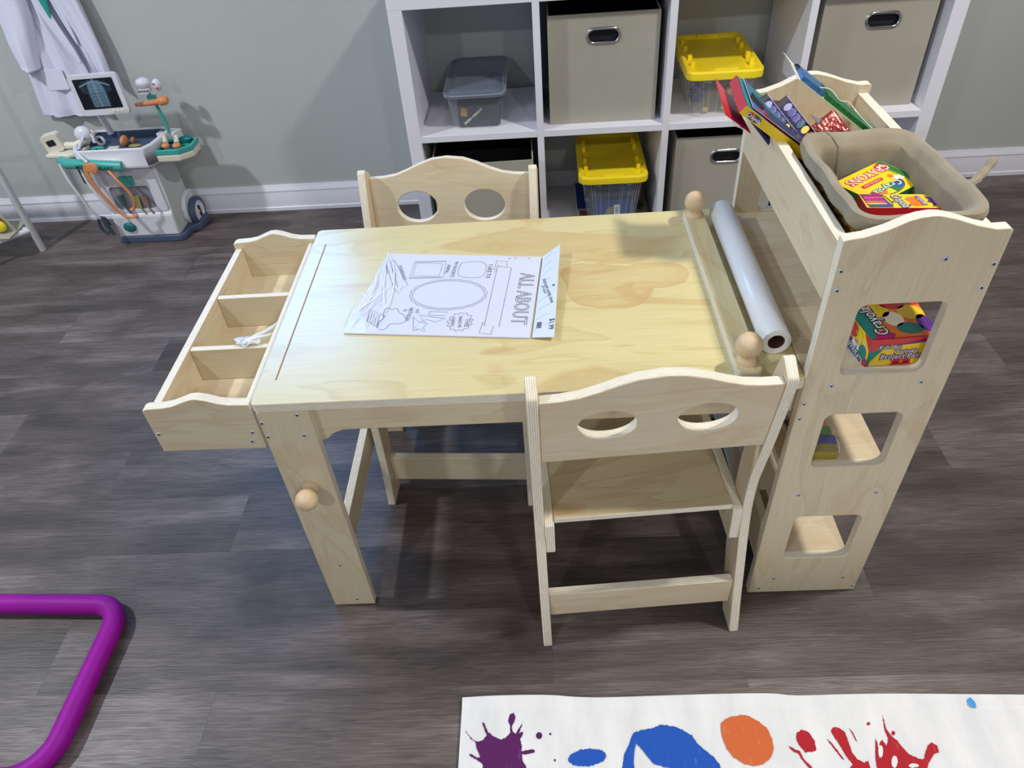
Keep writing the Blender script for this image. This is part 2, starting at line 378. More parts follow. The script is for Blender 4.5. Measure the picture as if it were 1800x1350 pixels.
FLOOR = floormat()
CEILM = plain('ceiling_paint', '#D0D0CC', 0.9); TRIM = plain('trim_paint', '#E2E2EE', 0.4, var=0.02)
X0, X1, Y0 = -2.7, 3.7, -3.2
structure(MB().box(X0, X1, Y0, WY+.1, -0.1, 0).build('floor', FLOOR))
structure(MB().box(X0, X1, Y0, WY+.1, CEIL, CEIL+.1).build('ceiling', CEILM))
structure(MB().prism(rect(X0-.1, -.1, X1+.1, CEIL+.1), 0.1, TR(0, WY+.1, 0) @ XZ, holes=[rect(WIN[0],WIN[2],WIN[1],WIN[3])]).build('wall_back', WALL))
structure(MB().box(X0-.1, X0, Y0, WY, 0, CEIL).build('wall_left', WALL))
structure(MB().box(X1, X1+.1, Y0, WY, 0, CEIL).build('wall_right', WALL))
structure(MB().box(X0-.1, X1+.1, Y0-.1, Y0, 0, CEIL).build('wall_front', WALL))
# baseboard profile (out from the wall, up)
bp_ = [(0,0),(0.015,0),(0.0155,0.012),(0.0125,0.016),(0.0125,0.058),(0.0105,0.066),(0.0105,0.072),(0.0125,0.074),(0.0115,0.080),(0.0065,0.088),(0.0055,0.0939),(0,0.0939)]
def basebd(name, M, ln):
    b = MB(); b.prism(bp_, ln, M); return structure(b.build(name, TRIM, sharp=25))
basebd('baseboard_back', basis((X0, WY, 0), (0,-1,0), (0,0,1), (1,0,0)) @ Matrix.Diagonal((1,1,1,1)), X1-X0)
basebd('baseboard_left', basis((X0, Y0, 0), (1,0,0), (0,0,1), (0,1,0)), WY-Y0)
basebd('baseboard_right', basis((X1, Y0, 0), (-1,0,0), (0,0,1), (0,1,0)), WY-Y0)
# window high on the back wall (above the picture) with a daylit frosted pane
b = MB(); b.prism(rect(WIN[0]-.06,WIN[2]-.06,WIN[1]+.06,WIN[3]+.06), 0.02, TR(0, WY, 0) @ XZ, holes=[rect(WIN[0],WIN[2],WIN[1],WIN[3])])
b.box(WIN[0],WIN[1],WY-.01,WY+.1,WIN[2]-.0,WIN[2]+.012); fr_ = structure(b.build('window_1', TRIM, bevel=.002))
PANE = plain('daylit_frosted_pane', '#70B4FF', 0.4, emis=1.0)
PANE.node_tree.nodes['Principled BSDF'].inputs['Emission Strength'].default_value = 7.0
b = MB(); b.box(WIN[0],WIN[1],WY+.06,WY+.066,WIN[2]+.012,WIN[3]); structure(b.build('window_pane', PANE, fr_))
LAMPGL = plain('lamp_diffuser', '#FFF4E0', 0.4, emis=2.0)
for i, (x, y, p, c) in enumerate(LAMPS):
    t = thing('ceiling_light', 'round white recessed ceiling light '+('above the toy cart side of the table','above the right end of the cube shelf','behind the camera on the left','behind the camera on the right')[i], 'ceiling light', TR(x, y, CEIL), 'recessed ceiling lights')
    MB().lathe([(0.082,0.0),(0.105,0.0),(0.105,-0.006),(0.085,-0.010),(0.082,-0.004)], 32, 0).build('trim_ring', TRIM, t)
    MB().lathe([(1e-6,-0.002),(0.082,-0.002)], 32, 0).build('diffuser', LAMPGL, t)

# ================================================================ CRAFT TABLE
tb = thing('craft_table', "pine craft table with divided side tray and built-in storage tower", 'table', T())
H = 0.545
board('table_top', rrect(0.0,-0.005,0.794,0.488,0.008), 0.015, TR(0,0,H-.015), tb, mats=[PINE_TOP, PLY], uo=(0,0), bevel=.002)
MB().box(0.0255-.0011, 0.0255+.0011, 0.048, 0.434, H, H+.0003).build('paper_slot', plain('slot_shadow_gap','#9A7A58',0.8), tb)
leg_o = [(0,0),(0.079,0),(0.079,0.522),(0.071,0.530),(0.008,0.530),(0,0.522)]
lf = board('leg', leg_o, 0.016, TR(0,.016,0) @ XZ, tb, grain='v')
screws(lf, [(0.0615,0.5207-.004),(0.0045,0.5028),(0.0055,0.4734),(0.0612,0.4737),(0.0396,0.1336),(0.0475,0.0206)], TR(0,0,.016))
board('leg', leg_o, 0.016, TR(0,.484,0) @ XZ, tb, grain='v')
ap = [(0.016,.53),(0.016,.445),(0.080,.445),(0.090,.449),(0.100,.459),(0.115,.4655),(0.794,.4655),(0.794,.53)]
board('apron', ap, 0.016, TR(0,.032,0) @ XZ, tb); board('apron', ap, 0.016, TR(0,.468,0) @ XZ, tb)
board('end_apron', rect(.032,.46,.452,.53), 0.014, TR(.002,0,0) @ YZ, tb)
board('stretcher', rect(.016,.104,.468,.166), 0.016, TR(.032,0,0) @ YZ, tb)
def knob_prof(k=1.0): return [(0.0165*k,0),(0.0165*k,0.004*k),(0.0135*k,0.006*k),(0.0115*k,0.010*k),(0.0125*k,0.0125*k),(0.0165*k,0.018*k),(0.0188*k,0.024*k),(0.0192*k,0.030*k),(0.0175*k,0.037*k),(0.0125*k,0.043*k),(0.006*k,0.0458*k),(1e-6,0.0463*k)]
MB().lathe(knob_prof(0.94), 26).build('peg_knob', TURNED, tb, TR(0.0395,0.0,0.353) @ RX(PI/2), sharp=60)
# paper clamp bar with two knobs
bar = board('paper_bar', rrect(0,0,0.462,0.0345,0.006), 0.016, TR(0.7335,0.003,H) @ RZ(PI/2) , tb, mats=[PINE_BAR, PLY], bevel=.0018)
for (x, y) in ((0.7155,0.026),(0.7145,0.440)):
    MB().lathe(knob_prof(0.98), 28).build('knob', TURNED, bar, (TR(0.7335,0.003,H) @ RZ(PI/2)).inverted() @ TR(x,y,H+.016), sharp=60)
# storage tower
tower = [(.794,0),(.992,0),(.992,.768),(.9885,.7715),(.972,.7712),(.9478,.7776),(.9183,.7885),(.9040,.7925),(.8906,.7936),(.8775,.7920),(.866,.7885),(.8429,.7773),(.8186,.7695),(.800,.7670),(.7945,.7650)]
hol = [rrect(.838,.547,.9515,.668,.013), rrect(.838,.353,.951,.470,.013), rrect(.840,.108,.953,.2285,.013)]
pf = board('tower_side', tower, 0.016, TR(0,.016,0) @ XZ, tb, holes=hol, grain='v', bevel=.002)
screws(pf, [(.8013,.7223),(.8031,.6932),(.9852,.7221),(.9830,.6869),(.9243,.7328),(.8325,.5288),(.9565,.5289),(.8015,.495),(.8006,.4649),(.8332,.2874),(.9579,.2874),(.8351,.0465),(.9611,.0432),(.8119,.0155),(.9842,.0155)], TR(0,0,.016))
board('tower_side', tower, 0.016, TR(0,.484,0) @ XZ, tb, holes=hol, grain='v', bevel=.002)
for z, xr in ((.545,.972),(.352,.958),(.107,.958)):
    board('shelf', rect(.796,.016,xr,.468), 0.015, TR(0,0,z-.015), tb)
board('bin_slat', rect(.016,.668,.468,.757), 0.016, TR(.794,0,0) @ YZ, tb)
board('bin_slat', rect(.016,.668,.468,.757), 0.016, TR(.972,0,0) @ YZ, tb)
board('bin_slat', rect(.016,.107,.468,.190), 0.014, TR(.794,0,0) @ YZ, tb)
board('bin_floor', rect(.810,.016,.972,.468), 0.010, TR(0,0,.668), tb)
# side tray
trf = [(-.168,.449),(-.006,.447),(-.0055,.5375),(-.0075,.5395),(-.035,.5405),(-.050,.5440),(-.068,.5515),(-.080,.5545),(-.092,.5535),(-.105,.5485),(-.120,.5425),(-.135,.5400),(-.160,.5390),(-.167,.5360)]
tp = board('tray_panel', trf, 0.016, TR(0,.018,0) @ XZ, tb)
screws(tp, [(-.0165,.4825),(-.0225,.4636),(-.160,.487)], TR(0,0,.016))
board('tray_panel', trf, 0.016, TR(0,.484,0) @ XZ, tb)
board('tray_wall', rect(.018,.452,.468,.526), 0.0125, TR(-.1645,0,0) @ YZ, tb)
board('tray_wall', rect(.018,.452,.468,.530), 0.0125, TR(-.0185,0,0) @ YZ, tb)
for y in (.1665,.3125): board('tray_divider', rect(-.152,.460,-.0185,.524), 0.011, TR(0,y,0) @ XZ, tb)
for y0, y1, mt in ((.018,.1555,PINE),(.1665,.3015,PINE_WARM),(.3125,.468,PINE)):
    board('tray_floor', rect(-.152,y0,-.0185,y1), 0.008, TR(0,0,.452), tb, mats=[mt, PLY], bevel=0)

# ================================================================ CHAIRS
def chair(M, label):
    t = thing('craft_chair', label, 'chair', M, None)
    post = smooth_curve([(0,0),(.017,.067),(.034,.148),(.052,.235),(.0595,.29),(.0595,.345),(.052,.39),(.0385,.46),(.016,.595)],4)+[(.018,.602),(.040,.617),(.0455,.6185),(.0505,.615)]+smooth_curve([(.0515,.612),(.077,.526),(.097,.43),(.1075,.355),(.1085,.30),(.1035,.22),(.0935,.14),(.050,0)],4)
    for x in (0, .339):
        p = board('side_post', post, .016, TR(x,0,0) @ YZ, t, grain='v', bevel=.002)
    side = [(.060,.208),(.285,.212),(.302,.205),(.314,.185),(.325,.10),(.3275,0),(.385,0),(.374,.087),(.369,.17),(.368,.278),(.360,.287),(.064,.287),(.056,.282),(.052,.216)]
    for x in (.016,.323):
        lg = board('side_leg', side, .016, TR(x,0,0) @ YZ, t, grain='v', bevel=.002)
        s_ = 1 if x < .1 else -1
        MB().lathe([(.004,0),(.004,.0012),(.0025,.0016),(1e-6,.0012)], 12).build('bolt', STEEL, lg, TR(.008,0,0).inverted() @ TR(.008,.0,0) @ (basis((.085,.245,.016 if s_>0 else 0),(1,0,0),(0,1,0),(0,0,1)) @ (I4 if s_>0 else RX(PI))))
    back = [(.016,0),(.339,0),(.339,.141),(.31,.142),(.285,.146),(.26,.155),(.235,.166),(.21,.1745),(.1775,.178),(.145,.1745),(.12,.166),(.095,.155),(.07,.146),(.045,.142),(.016,.141)]
    Mb = basis((0,.046,.455),(1,0,0),(0,-.159,.987),(0,-.987,-.159)) @ TR(0,0,-.010)
    board('backrest', back, .0155, Mb, t, holes=[ell(.1085,.080,.0415,.0315), ell(.2465,.080,.0415,.0315)], bevel=.002)
    # gently dished seat
    b = MB(); n = 12; V=[]; F=[]; U=[]; Mi=[]; uo=(random.uniform(0,5),random.uniform(0,5))
    for k in (0,1):
        for i in range(n+1):
            y = .062+.296*i/n; z = .272+.012*k+.009*(abs(2*i/n-1)**2)
            for x in (.0322,.3228): V.append((x,y,z))
    def vid(k,i,s): return k*(2*(n+1))+2*i+s
    for i in range(n):
        y0, y1 = .296*i/n, .296*(i+1)/n
        F.append((vid(1,i,0),vid(1,i,1),vid(1,i+1,1),vid(1,i+1,0))); U.append([(uo[0],uo[1]+y0),(uo[0]+.29,uo[1]+y0),(uo[0]+.29,uo[1]+y1),(uo[0],uo[1]+y1)]); Mi.append(0)
        F.append((vid(0,i,1),vid(0,i,0),vid(0,i+1,0),vid(0,i+1,1))); U.append([(uo[0]+.29,y0),(uo[0],y0),(uo[0],y1),(uo[0]+.29,y1)]); Mi.append(0)
        for s_ in (0,1):
            q = [vid(0,i,s_),vid(0,i+1,s_),vid(1,i+1,s_),vid(1,i,s_)]; u = [(y0,0),(y1,0),(y1,1),(y0,1)]
            if s_ == 0: q.reverse(); u.reverse()
            F.append(q); U.append(u); Mi.append(1)
    F.append((vid(0,0,0),vid(0,0,1),vid(1,0,1),vid(1,0,0))); U.append([(0,0),(.29,0),(.29,1),(0,1)]); Mi.append(1)
    F.append((vid(0,n,1),vid(0,n,0),vid(1,n,0),vid(1,n,1))); U.append([(0,0),(.29,0),(.29,1),(0,1)]); Mi.append(1)
    b.add(V, F, Mi, U); b.build('seat', [PINE_WARM, PLY], t, bevel=.0016)
    board('stretcher', rect(.016,.055,.339,.118), .016, TR(0,.047,0) @ XZ, t)
    board('stretcher', rect(.032,.048,.323,.115), .016, TR(0,.351,0) @ XZ, t)
    return t
chair(T(.4045,-.099,0, math.radians(3.2)), 'pine chair nearest the camera, seen from behind with its back to us')
chair(T(.0726,.2425,0, math.radians(-3.2)) @ TR(.339,.385,0) @ RZ(PI), 'pine chair facing the camera on the far side of the table')

# ================================================================ ON THE TABLE
PAPER = plain('white_paper_roll', '#F0F2F6', 0.32, coat=0.3, var=0.01); CARDB = plain('brown_cardboard_core', '#5A3A2A', 0.8)
t = thing('paper_roll', 'roll of glossy white drawing paper lying beside the wooden clamp bar', 'paper roll', T(.7640,.056,H+.0218) @ RX(-PI/2) @ RZ(.0))
b = MB(); R0 = .0215
prof = [(0.0122,0.0005)]
for k in range(7):
    r = .0128+k*(.0083/7); prof += [(r,0.0 if k%2 else 0.0006),(r+.0005,0.0 if k%2 else 0.0006)]
prof += [(R0-.0004,0),(R0,.0006),(R0,.3838),(R0-.0006,.3845),(.0122,.3845),(0.0122,0.0005)]
b.lathe(prof, 48); b.build('paper', PAPER, t, sharp=50)
MB().lathe([(.0108,.0008),(.0122,.0004),(.0122,.384),(.0108,.3836),(.0108,.0008)], 32).build('core', CARDB, t)
# activity sheet pack
SHEET = plain('lilac_white_sheet', '#D8DCF2', 0.45, coat=0.5, var=0.01); HEAD = plain('header_card', '#D5DFF0', 0.35, coat=0.4); HSTR = plain('header_stripe', '#B9C6DA', 0.5)
FILM, nt, bs = newmat('clear_film'); bs.inputs['Base Color'].default_value=(1,1,1,1); bs.inputs['Roughness'].default_value=0.12; bs.inputs['Alpha'].default_value=0.10; bs.inputs['Specular IOR Level'].default_value=0.9
CREASE_GLINT = plain('film_crease_glint', '#FFFFFF', 0.12, alpha=0.95)  # highlights on folded film, painted as near-opaque white
t = thing('activity_sheet_pack', 'white colouring sheets titled ALL ABOUT in a clear bag on the table top', 'activity pack', T(.111,.152,H+.0004, math.radians(-6.5)))
b = MB(); b.prism([(0.0,0.0),(.299,-.001),(.297,.228),(.014,.236)], .003); b.build('sheets', SHEET, t, bevel=.0004)
Z = .0034; b = MB(); lw = .0007
def st(p, c=False, w=lw): b.stroke(p, w, None, 0, Z, c)
st([(0.2221,0.198),(0.2475,0.1919),(0.2478,0.0236),(0.224,0.0264)],True)
st([(0.2232,0.1805),(0.2177,0.1847),(0.2187,0.2136),(0.2389,0.2117),(0.2375,0.2028),(0.2424,0.1927),(0.2222,0.1971)])
st([(0.224,0.0264),(0.2205,0.0354),(0.2185,0.0067),(0.2394,0.0046),(0.2369,0.0115),(0.2395,0.0241)])
st(smooth_curve([(0.157,0.2071),(0.1865,0.2108),(0.1988,0.2043),(0.2029,0.1932),(0.2028,0.178),(0.1988,0.1629),(0.1823,0.1595),(0.1648,0.1621),(0.1556,0.1726),(0.155,0.1968),(0.157,0.2071)],4))
st([(0.0708,0.2065),(0.1275,0.2098),(0.1317,0.1613),(0.0718,0.157)],True); st([(0.0743,0.2043),(0.1224,0.2029),(0.1239,0.1634),(0.0768,0.1623)],True)
for k in range(12):
    st([(0.0708+.0047*k,0.2075+.0003*k),(0.0728+.0047*k,0.2095+.0003*k),(0.0748+.0047*k,0.2077+.0003*k)]); st([(0.072+.0049*k,0.1565+.0003*k),(0.0745+.0049*k,0.1545+.0003*k),(0.0765+.0049*k,0.1567+.0003*k)])
st([(0.0163,0.2079),(0.0319,0.2127),(0.0744,0.1346),(0.0661,0.1282),(0.0644,0.1096),(0.0502,0.1278)],True); st([(0.0235,0.2102),(0.058,0.129)]); st([(0.0163,0.2079),(0.030,0.168),(0.034,0.186),(0.046,.165),(0.0502,.1278)])
st([(0.0577,0.0448),(0.0556,0.0391),(0.0499,0.0296),(0.0525,0.015),(0.0297,0.0308),(0.0268,0.0629)],True)
for k in range(5): st([(0.0268+.005*k,0.060-.003*k),(0.031+.0045*k,0.031-.003*k)])
st(smooth_curve([(0.0525,0.015),(0.0499,0.0296),(0.0556,0.0391),(0.0522,0.0521),(0.0543,0.0676),(0.0647,0.064),(0.0707,0.0681),(0.0782,0.0568),(0.087,0.0495),(0.0951,0.0348),(0.0853,0.0271),(0.0697,0.0248),(0.0661,0.0119),(0.0551,0.0097)],4), False, .0008)
st([(0.1278,0.0603),(0.1289,0.0516),(0.1566,0.0498),(0.158,.060),(0.1278,0.0603)]); st([(0.1124,0.0504),(0.1256,0.0321),(0.1263,0.0396),(0.1438,0.0328),(0.1579,0.0424)],True)
st([(0.104,0.0463),(0.1164,0.0319),(0.1309,0.0287),(0.1264,0.0176),(0.1332,0.0071),(0.1204,0.0138),(0.1126,0.0081)],True)
st(ell(.1499,.1100,.0615,.0400,48),True)
sc_ = []
for k in range(140):
    a = 2*PI*k/140; q = 1+.035*abs(math.sin(a*10)); sc_.append((.1499+.0640*q*math.cos(a), .1100+.0430*q*math.sin(a)))
st(sc_,True); bur = []
for k in range(26):
    a = 2*PI*k/26; q = .0255 if k%2 else .0205; bur.append((.1832+q*.85*math.cos(a),.0349+q*math.sin(a)))
st(bur,True,.0009)
R90 = lambda x, y, a=-PI/2: TR(x, y, Z) @ RZ(a)
b.text('ALL ABOUT', .036, R90(.2767,.1033), 0, outline=.00045, sx=.76)
b.text('I LIKE TO', .0105, R90(.2097,.1803), bold=.0001); b.text('MY FAVORITE', .010, R90(.1465,.1856), sx=.8); b.text('ANIMAL:', .0095, R90(.1349,.1856), sx=.8)
b.text('MY FAVORITE PLACE IS', .0088, R90(.0556,.1727,-PI/2+.42), sx=.55); b.text('MY', .0085, R90(.1063,.0605)); b.text('BIRTHDAY', .010, R90(.0955,.052), sx=.75); b.text('IS', .0085, R90(.086,.0625))
b.text('THIS', .0105, R90(.195,.0330)); b.text('MAKES ME', .0082, R90(.183,.035,-PI/2+.1), sx=.8); b.text('HAPPY', .010, R90(.171,.034), sx=.8)
for k in range(70):
    x, y = random.uniform(.02,.292), random.uniform(.006,.225)
    if (.21<x<.292 and .028<y<.20) or ((x-.15)/.075)**2+((y-.11)/.055)**2 < 1 or (.06<x<.21 and y>.15) or (x<.075 and .06<y) or ((x-.183)/.03)**2+((y-.035)/.03)**2 < 1 or x < .1: continue
    st([(x,y),(x+.003,y+.0025)] if k%2 else ell(x,y,.002,.0016,8)+[(x+.002,y)], False, .0005)
b.build('printed_drawing', INK, t, smooth=False)
def hpt(p, q, dz=0.0):     # header card surface: p across (0 left), q along
    x = (.3025+(.3000-.3025)*q)*(1-p)+(.3375+(.3290-.3375)*q)*p; y = .2255*q*(1-p)+(-.004+.252*q)*p
    return (x, y, .0022+.0055*p+.0040*q+.0060*p*q+dz)
b = MB(); b.grid(lambda u,v: hpt(u,v), 8, 20); b.grid(lambda u,v: hpt(1-u,v,-.0005), 8, 20); b.build('header_card', HEAD, t)
b = MB(); b2 = MB()
def MH(x, y, a=-PI/2):
    q = min(1,max(0,y/.235)); p = (x-.3025+.0025*q)/(.035-.006*q)
    o = Vector(hpt(p,q,.0005)); ux = (Vector(hpt(p+.1,q,.0005))-o).normalized(); uy = (Vector(hpt(p,q+.05,.0005))-o).normalized(); n = ux.cross(uy).normalized(); uy = n.cross(ux)
    return basis(o, ux, uy, n) @ RZ(a)
b.text('classroom activity sheet', .0092, MH(.3180,.118), sx=.84); b.text('20 count', .0070, MH(.3110,.124)); b.build('header_title', INK, t, smooth=False); b = MB(); b.text('$1.99', .0120, MH(.3305,.030), bold=.0001)
b.build('price_print', INK, t, smooth=False); b = MB()
for k in range(11): b.stroke([(-.007+k*.0014,-.004),(-.007+k*.0014,.004)], .0006 if k%3 else .001, MH(.3110,.030,-PI/2))
b.build('barcode', INK, t, smooth=False); MB().flat(ell(0,0,.0022,.0022,14), MH(.3262,.1265)).build('hang_hole', INK, t, smooth=False)
for k in range(9):
    y = .02+k*.024; b2.stroke([(0,0),(.011,.010),(.024,.013)], .0008, MH(.3045,y,0))
b2.build('header_pattern', HSTR, t, smooth=False)
# bag: thin clear film pillowed over the sheets, empty and creased at the left end
def bag(u, v):
    x = -.002+.303*u; y = -.002+.236*v; e = math.sin(PI*min(1,max(0,u)))**.5*math.sin(PI*v)**.5
    wob = .0018*math.sin(17*u+5*v)+.0012*math.sin(31*v-9*u); k = max(0,1-u/.22)
    return (x+.012*v*(1-u), y, .0040+.0030*e+wob*e*.7+k*.009*math.sin(PI*v)**.6*math.sin(PI*min(1,u/.22))**.7)
b = MB(); b.grid(bag, 40, 26); b.build('clear_bag', FILM, t)
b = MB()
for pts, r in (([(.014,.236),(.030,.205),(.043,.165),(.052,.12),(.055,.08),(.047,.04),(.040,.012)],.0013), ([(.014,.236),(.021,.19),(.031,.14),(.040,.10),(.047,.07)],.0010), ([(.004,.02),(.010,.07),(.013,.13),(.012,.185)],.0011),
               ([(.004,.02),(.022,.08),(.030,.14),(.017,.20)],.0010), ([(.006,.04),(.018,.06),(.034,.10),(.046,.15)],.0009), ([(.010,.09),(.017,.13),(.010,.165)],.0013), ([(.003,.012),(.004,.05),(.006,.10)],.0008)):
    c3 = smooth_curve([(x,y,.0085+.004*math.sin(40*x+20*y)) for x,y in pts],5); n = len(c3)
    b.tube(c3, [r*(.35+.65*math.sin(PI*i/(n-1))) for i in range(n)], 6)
b.build('bag_crease_glint', CREASE_GLINT, t)  # white strands stand in for the bright highlights along the bag's creases
# cord bundle in the tray
CORD = plain('white_nylon_cord', '#EEF0F4', 0.35)
t = thing('cord_bundle', 'small white cord loop and knotted plastic bag draped over the tray divider', 'cord', T(-.047,.172,.524))
b = MB()
b.tube(smooth_curve([(-.015,-.012,.006),(-.002,.000,.008),(.010,.020,.003),(.020,.050,-.006),(.028,.080,-.012)],6), .0030, 10)
b.tube(smooth_curve([(-.012,-.010,.006),(.004,-.001,.008),(.018,.012,.002),(.025,.036,-.010),(.030,.066,-.018)],6), .0026, 10)
b.build('cord', CORD, t)
b = MB(); b.grid(lambda u,v: (-.030+.040*u+.004*math.sin(7*v), -.014+.022*v+.003*math.sin(9*u), .0040+.0035*math.sin(11*u+3*v)*math.sin(PI*u)+.003*math.sin(PI*v)), 14, 9); b.build('plastic_bag', plain('white_film','#E6ECF2',0.2,alpha=.8), t, solid=.0006)
b = MB()
for k in range(4): b.ball((-.018+.004*k,-.008+.003*(k%2),.0085),(.0016,.0012,.001),seg=8,rings=6)
b.build('small_screws', STEEL, t)

# ================================================================ IN THE STORAGE TOWER
YEL = plain('carton_yellow', '#F2CF1E', 0.35, coat=0.2); GRN = plain('carton_green', '#1F7A3A', 0.35, coat=0.2); DGRN = plain('carton_dark_green', '#12402A', 0.4)
RED = plain('carton_red', '#D02030', 0.35, coat=0.2); ORG = plain('carton_orange', '#EE7A28', 0.35); PUR = plain('carton_purple', '#5A2A8A', 0.35); BLU = plain('carton_blue', '#2B58B8', 0.35)
TEALC = plain('carton_teal', '#1D7F78', 0.35); PINK = plain('carton_pink', '#E8569A', 0.35); CREAM = plain('carton_cream', '#EFE7D6', 0.4); MAG = plain('carton_magenta', '#B0186A', 0.35)
CM = [YEL, GRN, DGRN, RED, ORG, PUR, BLU, TEALC, PINK, CREAM, MAG, WHITE, INK, BLACK]
(cY, cG, cDG, cR, cO, cP, cB, cT, cK, cC, cM, cW, cI, cBk) = range(14)
# wicker basket with a cloth liner
WICK = plain('wicker_cane', '#A67C42', 0.5, var=0.25, vscale=40.0)
LINER, nt, bs = newmat('beige_liner_cloth')
tc = N(nt,'ShaderNodeTexCoord'); wv = N(nt,'ShaderNodeTexNoise', i_Scale=700.0, i_Detail=2.0); L(nt,tc.outputs['Object'],wv.inputs['Vector'])
n2 = N(nt,'ShaderNodeTexNoise', i_Scale=14.0, i_Detail=3.0); L(nt,tc.outputs['Object'],n2.inputs['Vector'])
r_ = ramp(nt,[(0.3,lin('#8C8270')),(0.7,lin('#9C927F'))]); L(nt,n2.outputs[0],r_.inputs[0]); L(nt,r_.outputs[0],bs.inputs['Base Color'])
bp = N(nt,'ShaderNodeBump', i_Strength=0.4, i_Distance=0.0008); L(nt,wv.outputs[0],bp.inputs['Height']); L(nt,bp.outputs[0],bs.inputs['Normal']); bs.inputs['Roughness'].default_value=0.9; bs.inputs['Sheen Weight'].default_value=0.2
bx, by, bz = .897, .1480, .6785
t = thing('wicker_basket', 'wicker basket with a beige cloth liner in the top of the storage tower', 'basket', T(bx,by,bz))
def rr(hx, hy, r, u):
    """point on a rounded rectangle, u in 0..1"""
    P = 4*(hx+hy)-8*r+2*PI*r; s = u*P; segs = [('l',(hx,-hy+r),(0,1),2*(hy-r)),('a',(hx-r,hy-r),0,PI*r/2),('l',(hx-r,hy),(-1,0),2*(hx-r)),('a',(-hx+r,hy-r),PI/2,PI*r/2),('l',(-hx,hy-r),(0,-1),2*(hy-r)),('a',(-hx+r,-hy+r),PI,PI*r/2),('l',(-hx+r,-hy),(1,0),2*(hx-r)),('a',(hx-r,-hy+r),1.5*PI,PI*r/2)]
    for k, p, d, ln in segs:
        if s <= ln or k == 'end': break
        s -= ln
    if k == 'l': return (p[0]+d[0]*s, p[1]+d[1]*s)
    a = d+s/r; return (p[0]+r*math.cos(a), p[1]+r*math.sin(a))
# woven wall: horizontal canes weaving round upright stakes
b = MB(); nst = 44
def wall_xy(u, z): k = z/.090; return rr(.0600+.0100*k, .0990+.011*k, .018, u)
for j in range(13):
    z = .004+j*.0068; pts = []
    for i in range(nst*2):
        u = i/(nst*2); x, y = wall_xy(u, z); l = math.hypot(x, y); q = .0022*(1 if (i//2+j)%2 else -1)
        pts.append((x+x/l*q, y+y/l*q, z+.0008*math.sin(i*1.3+j)))
    b.tube(pts, .0030, 6, closed=True)
for i in range(nst):
    u = (i+.5)/nst; b.tube([wall_xy(u,z)+(z,) for z in (.002,.03,.06,.088)], .0019, 6)
b.build('wicker_wall', WICK, t)
b = MB()
for j in range(9):
    y = -.094+j*.0235; b.tube([(-.066,y,.003),(0,y,.004),(.066,y,.003)], .0030, 6)
for i in range(6): b.tube([(-.058+i*.023,-.098,.003),(-.058+i*.023,.098,.003)], .0022, 6)
b.build('wicker_base', WICK, t)
def liner(u, v):
    a = 2*PI*u; wr = math.sin(9*a+1)+.6*math.sin(17*a+2)
    prof_ = [(-.014,.006,.3),(-.011,.020,.4),(-.0105,.055,1),(-.0095,.086,.8),(-.001,.099,.3),(.006,.1035,.2),(.0120,.101,.3),(.0150,.094,.5),(.0150,.088,.6),(.0135,.0815,.6)]
    f = v*(len(prof_)-1); i = min(int(f), len(prof_)-2); fr = f-i; o, z, k = [p+(q-p)*fr for p, q in zip(prof_[i], prof_[i+1])]
    hx, hy = .0600+.0100*z/.09, .0990+.011*z/.09
    x, y = rr(hx+o, hy+o, max(.008,.018+o*.7), u); l = math.hypot(x,y)
    sag = .0022*math.sin(3*a+.6)+.0016*math.sin(7*a)
    return (x+x/l*.0013*wr*k, y+y/l*.0013*wr*k, z+(sag if v > .25 else 0)*min(1,z/.06)+(.0010*math.sin(13*a) if v > .97 else 0))
b = MB(); b.grid(liner, 180, 34, closed_u=True); b.flat([rr(.0490,.088,.010,i/40) for i in range(40)], None, 0, .0065); b.build('cloth_liner', LINER, t)
b = MB()
seam = []
for v in (0.06,.15,.25,.34,.42,.5,.58,.66,.75,.85,.95): seam.append(Vector(liner(.44,v))+Vector((0,0,.0004)))
b.tube(seam, .0009, 6); b.build('liner_seam', plain('liner_seam_thread','#7D7261',.9), t)
b = MB(); c3 = smooth_curve([(.080,-.045,.094),(.098,-.030,.090),(.112,-.018,.090),(.128,-.004,.095),(.140,.006,.105)],5); n=len(c3)
b.tube(c3, [.004,.0045]+[.0045+.002*abs(math.sin(i*.7)) for i in range(n-4)]+[.006,.004], 8, M=None); b.build('cloth_tie', LINER, t)
# crayon cartons in the basket
def carton(name, label, lx, ly, lz, M, cat='crayon box', base=cY):
    t = thing(name, label, cat, M); return t
t = thing('crayon_box', 'yellow and green crayon carton marked 24 face up in the wicker basket', 'crayon box', T(.912,.192,.6945, math.radians(33)) @ RX(.03) @ RY(-.03))
lx, ly, lz = .098, .074, .046; b = MB(); MF = TR(0,0,lz+.0003) @ RZ(PI)
b.prism(rrect(-lx/2,-ly/2,lx/2,ly/2,.0015), lz, None, fm=cY, sm=cG)
b.box(lx/2-.0006,lx/2+.0004,-ly/2+.001,ly/2-.001,.001,lz-.002,cDG)
b.build('carton', CM, t, smooth=False)
b = MB()
b.flat(rect(-lx/2+.001,-ly/2+.001,-lx/2+.012,ly/2-.001), MF, cG); b.stroke([(-lx/2+.0145,-ly/2+.002),(-lx/2+.0145,ly/2-.002)], .0012, MF, cG)
b.text('CRAYONS', .0195, MF @ TR(-.002,-.0215,.0002), cR, bold=.0013, sx=.92); b.text('CRAYONS', .0195, MF @ TR(-.002,-.0215,.0004), cW, sx=.92)
dome = [(.022*math.cos(PI*i/14)*1.15, .015*math.sin(PI*i/14)) for i in range(15)]
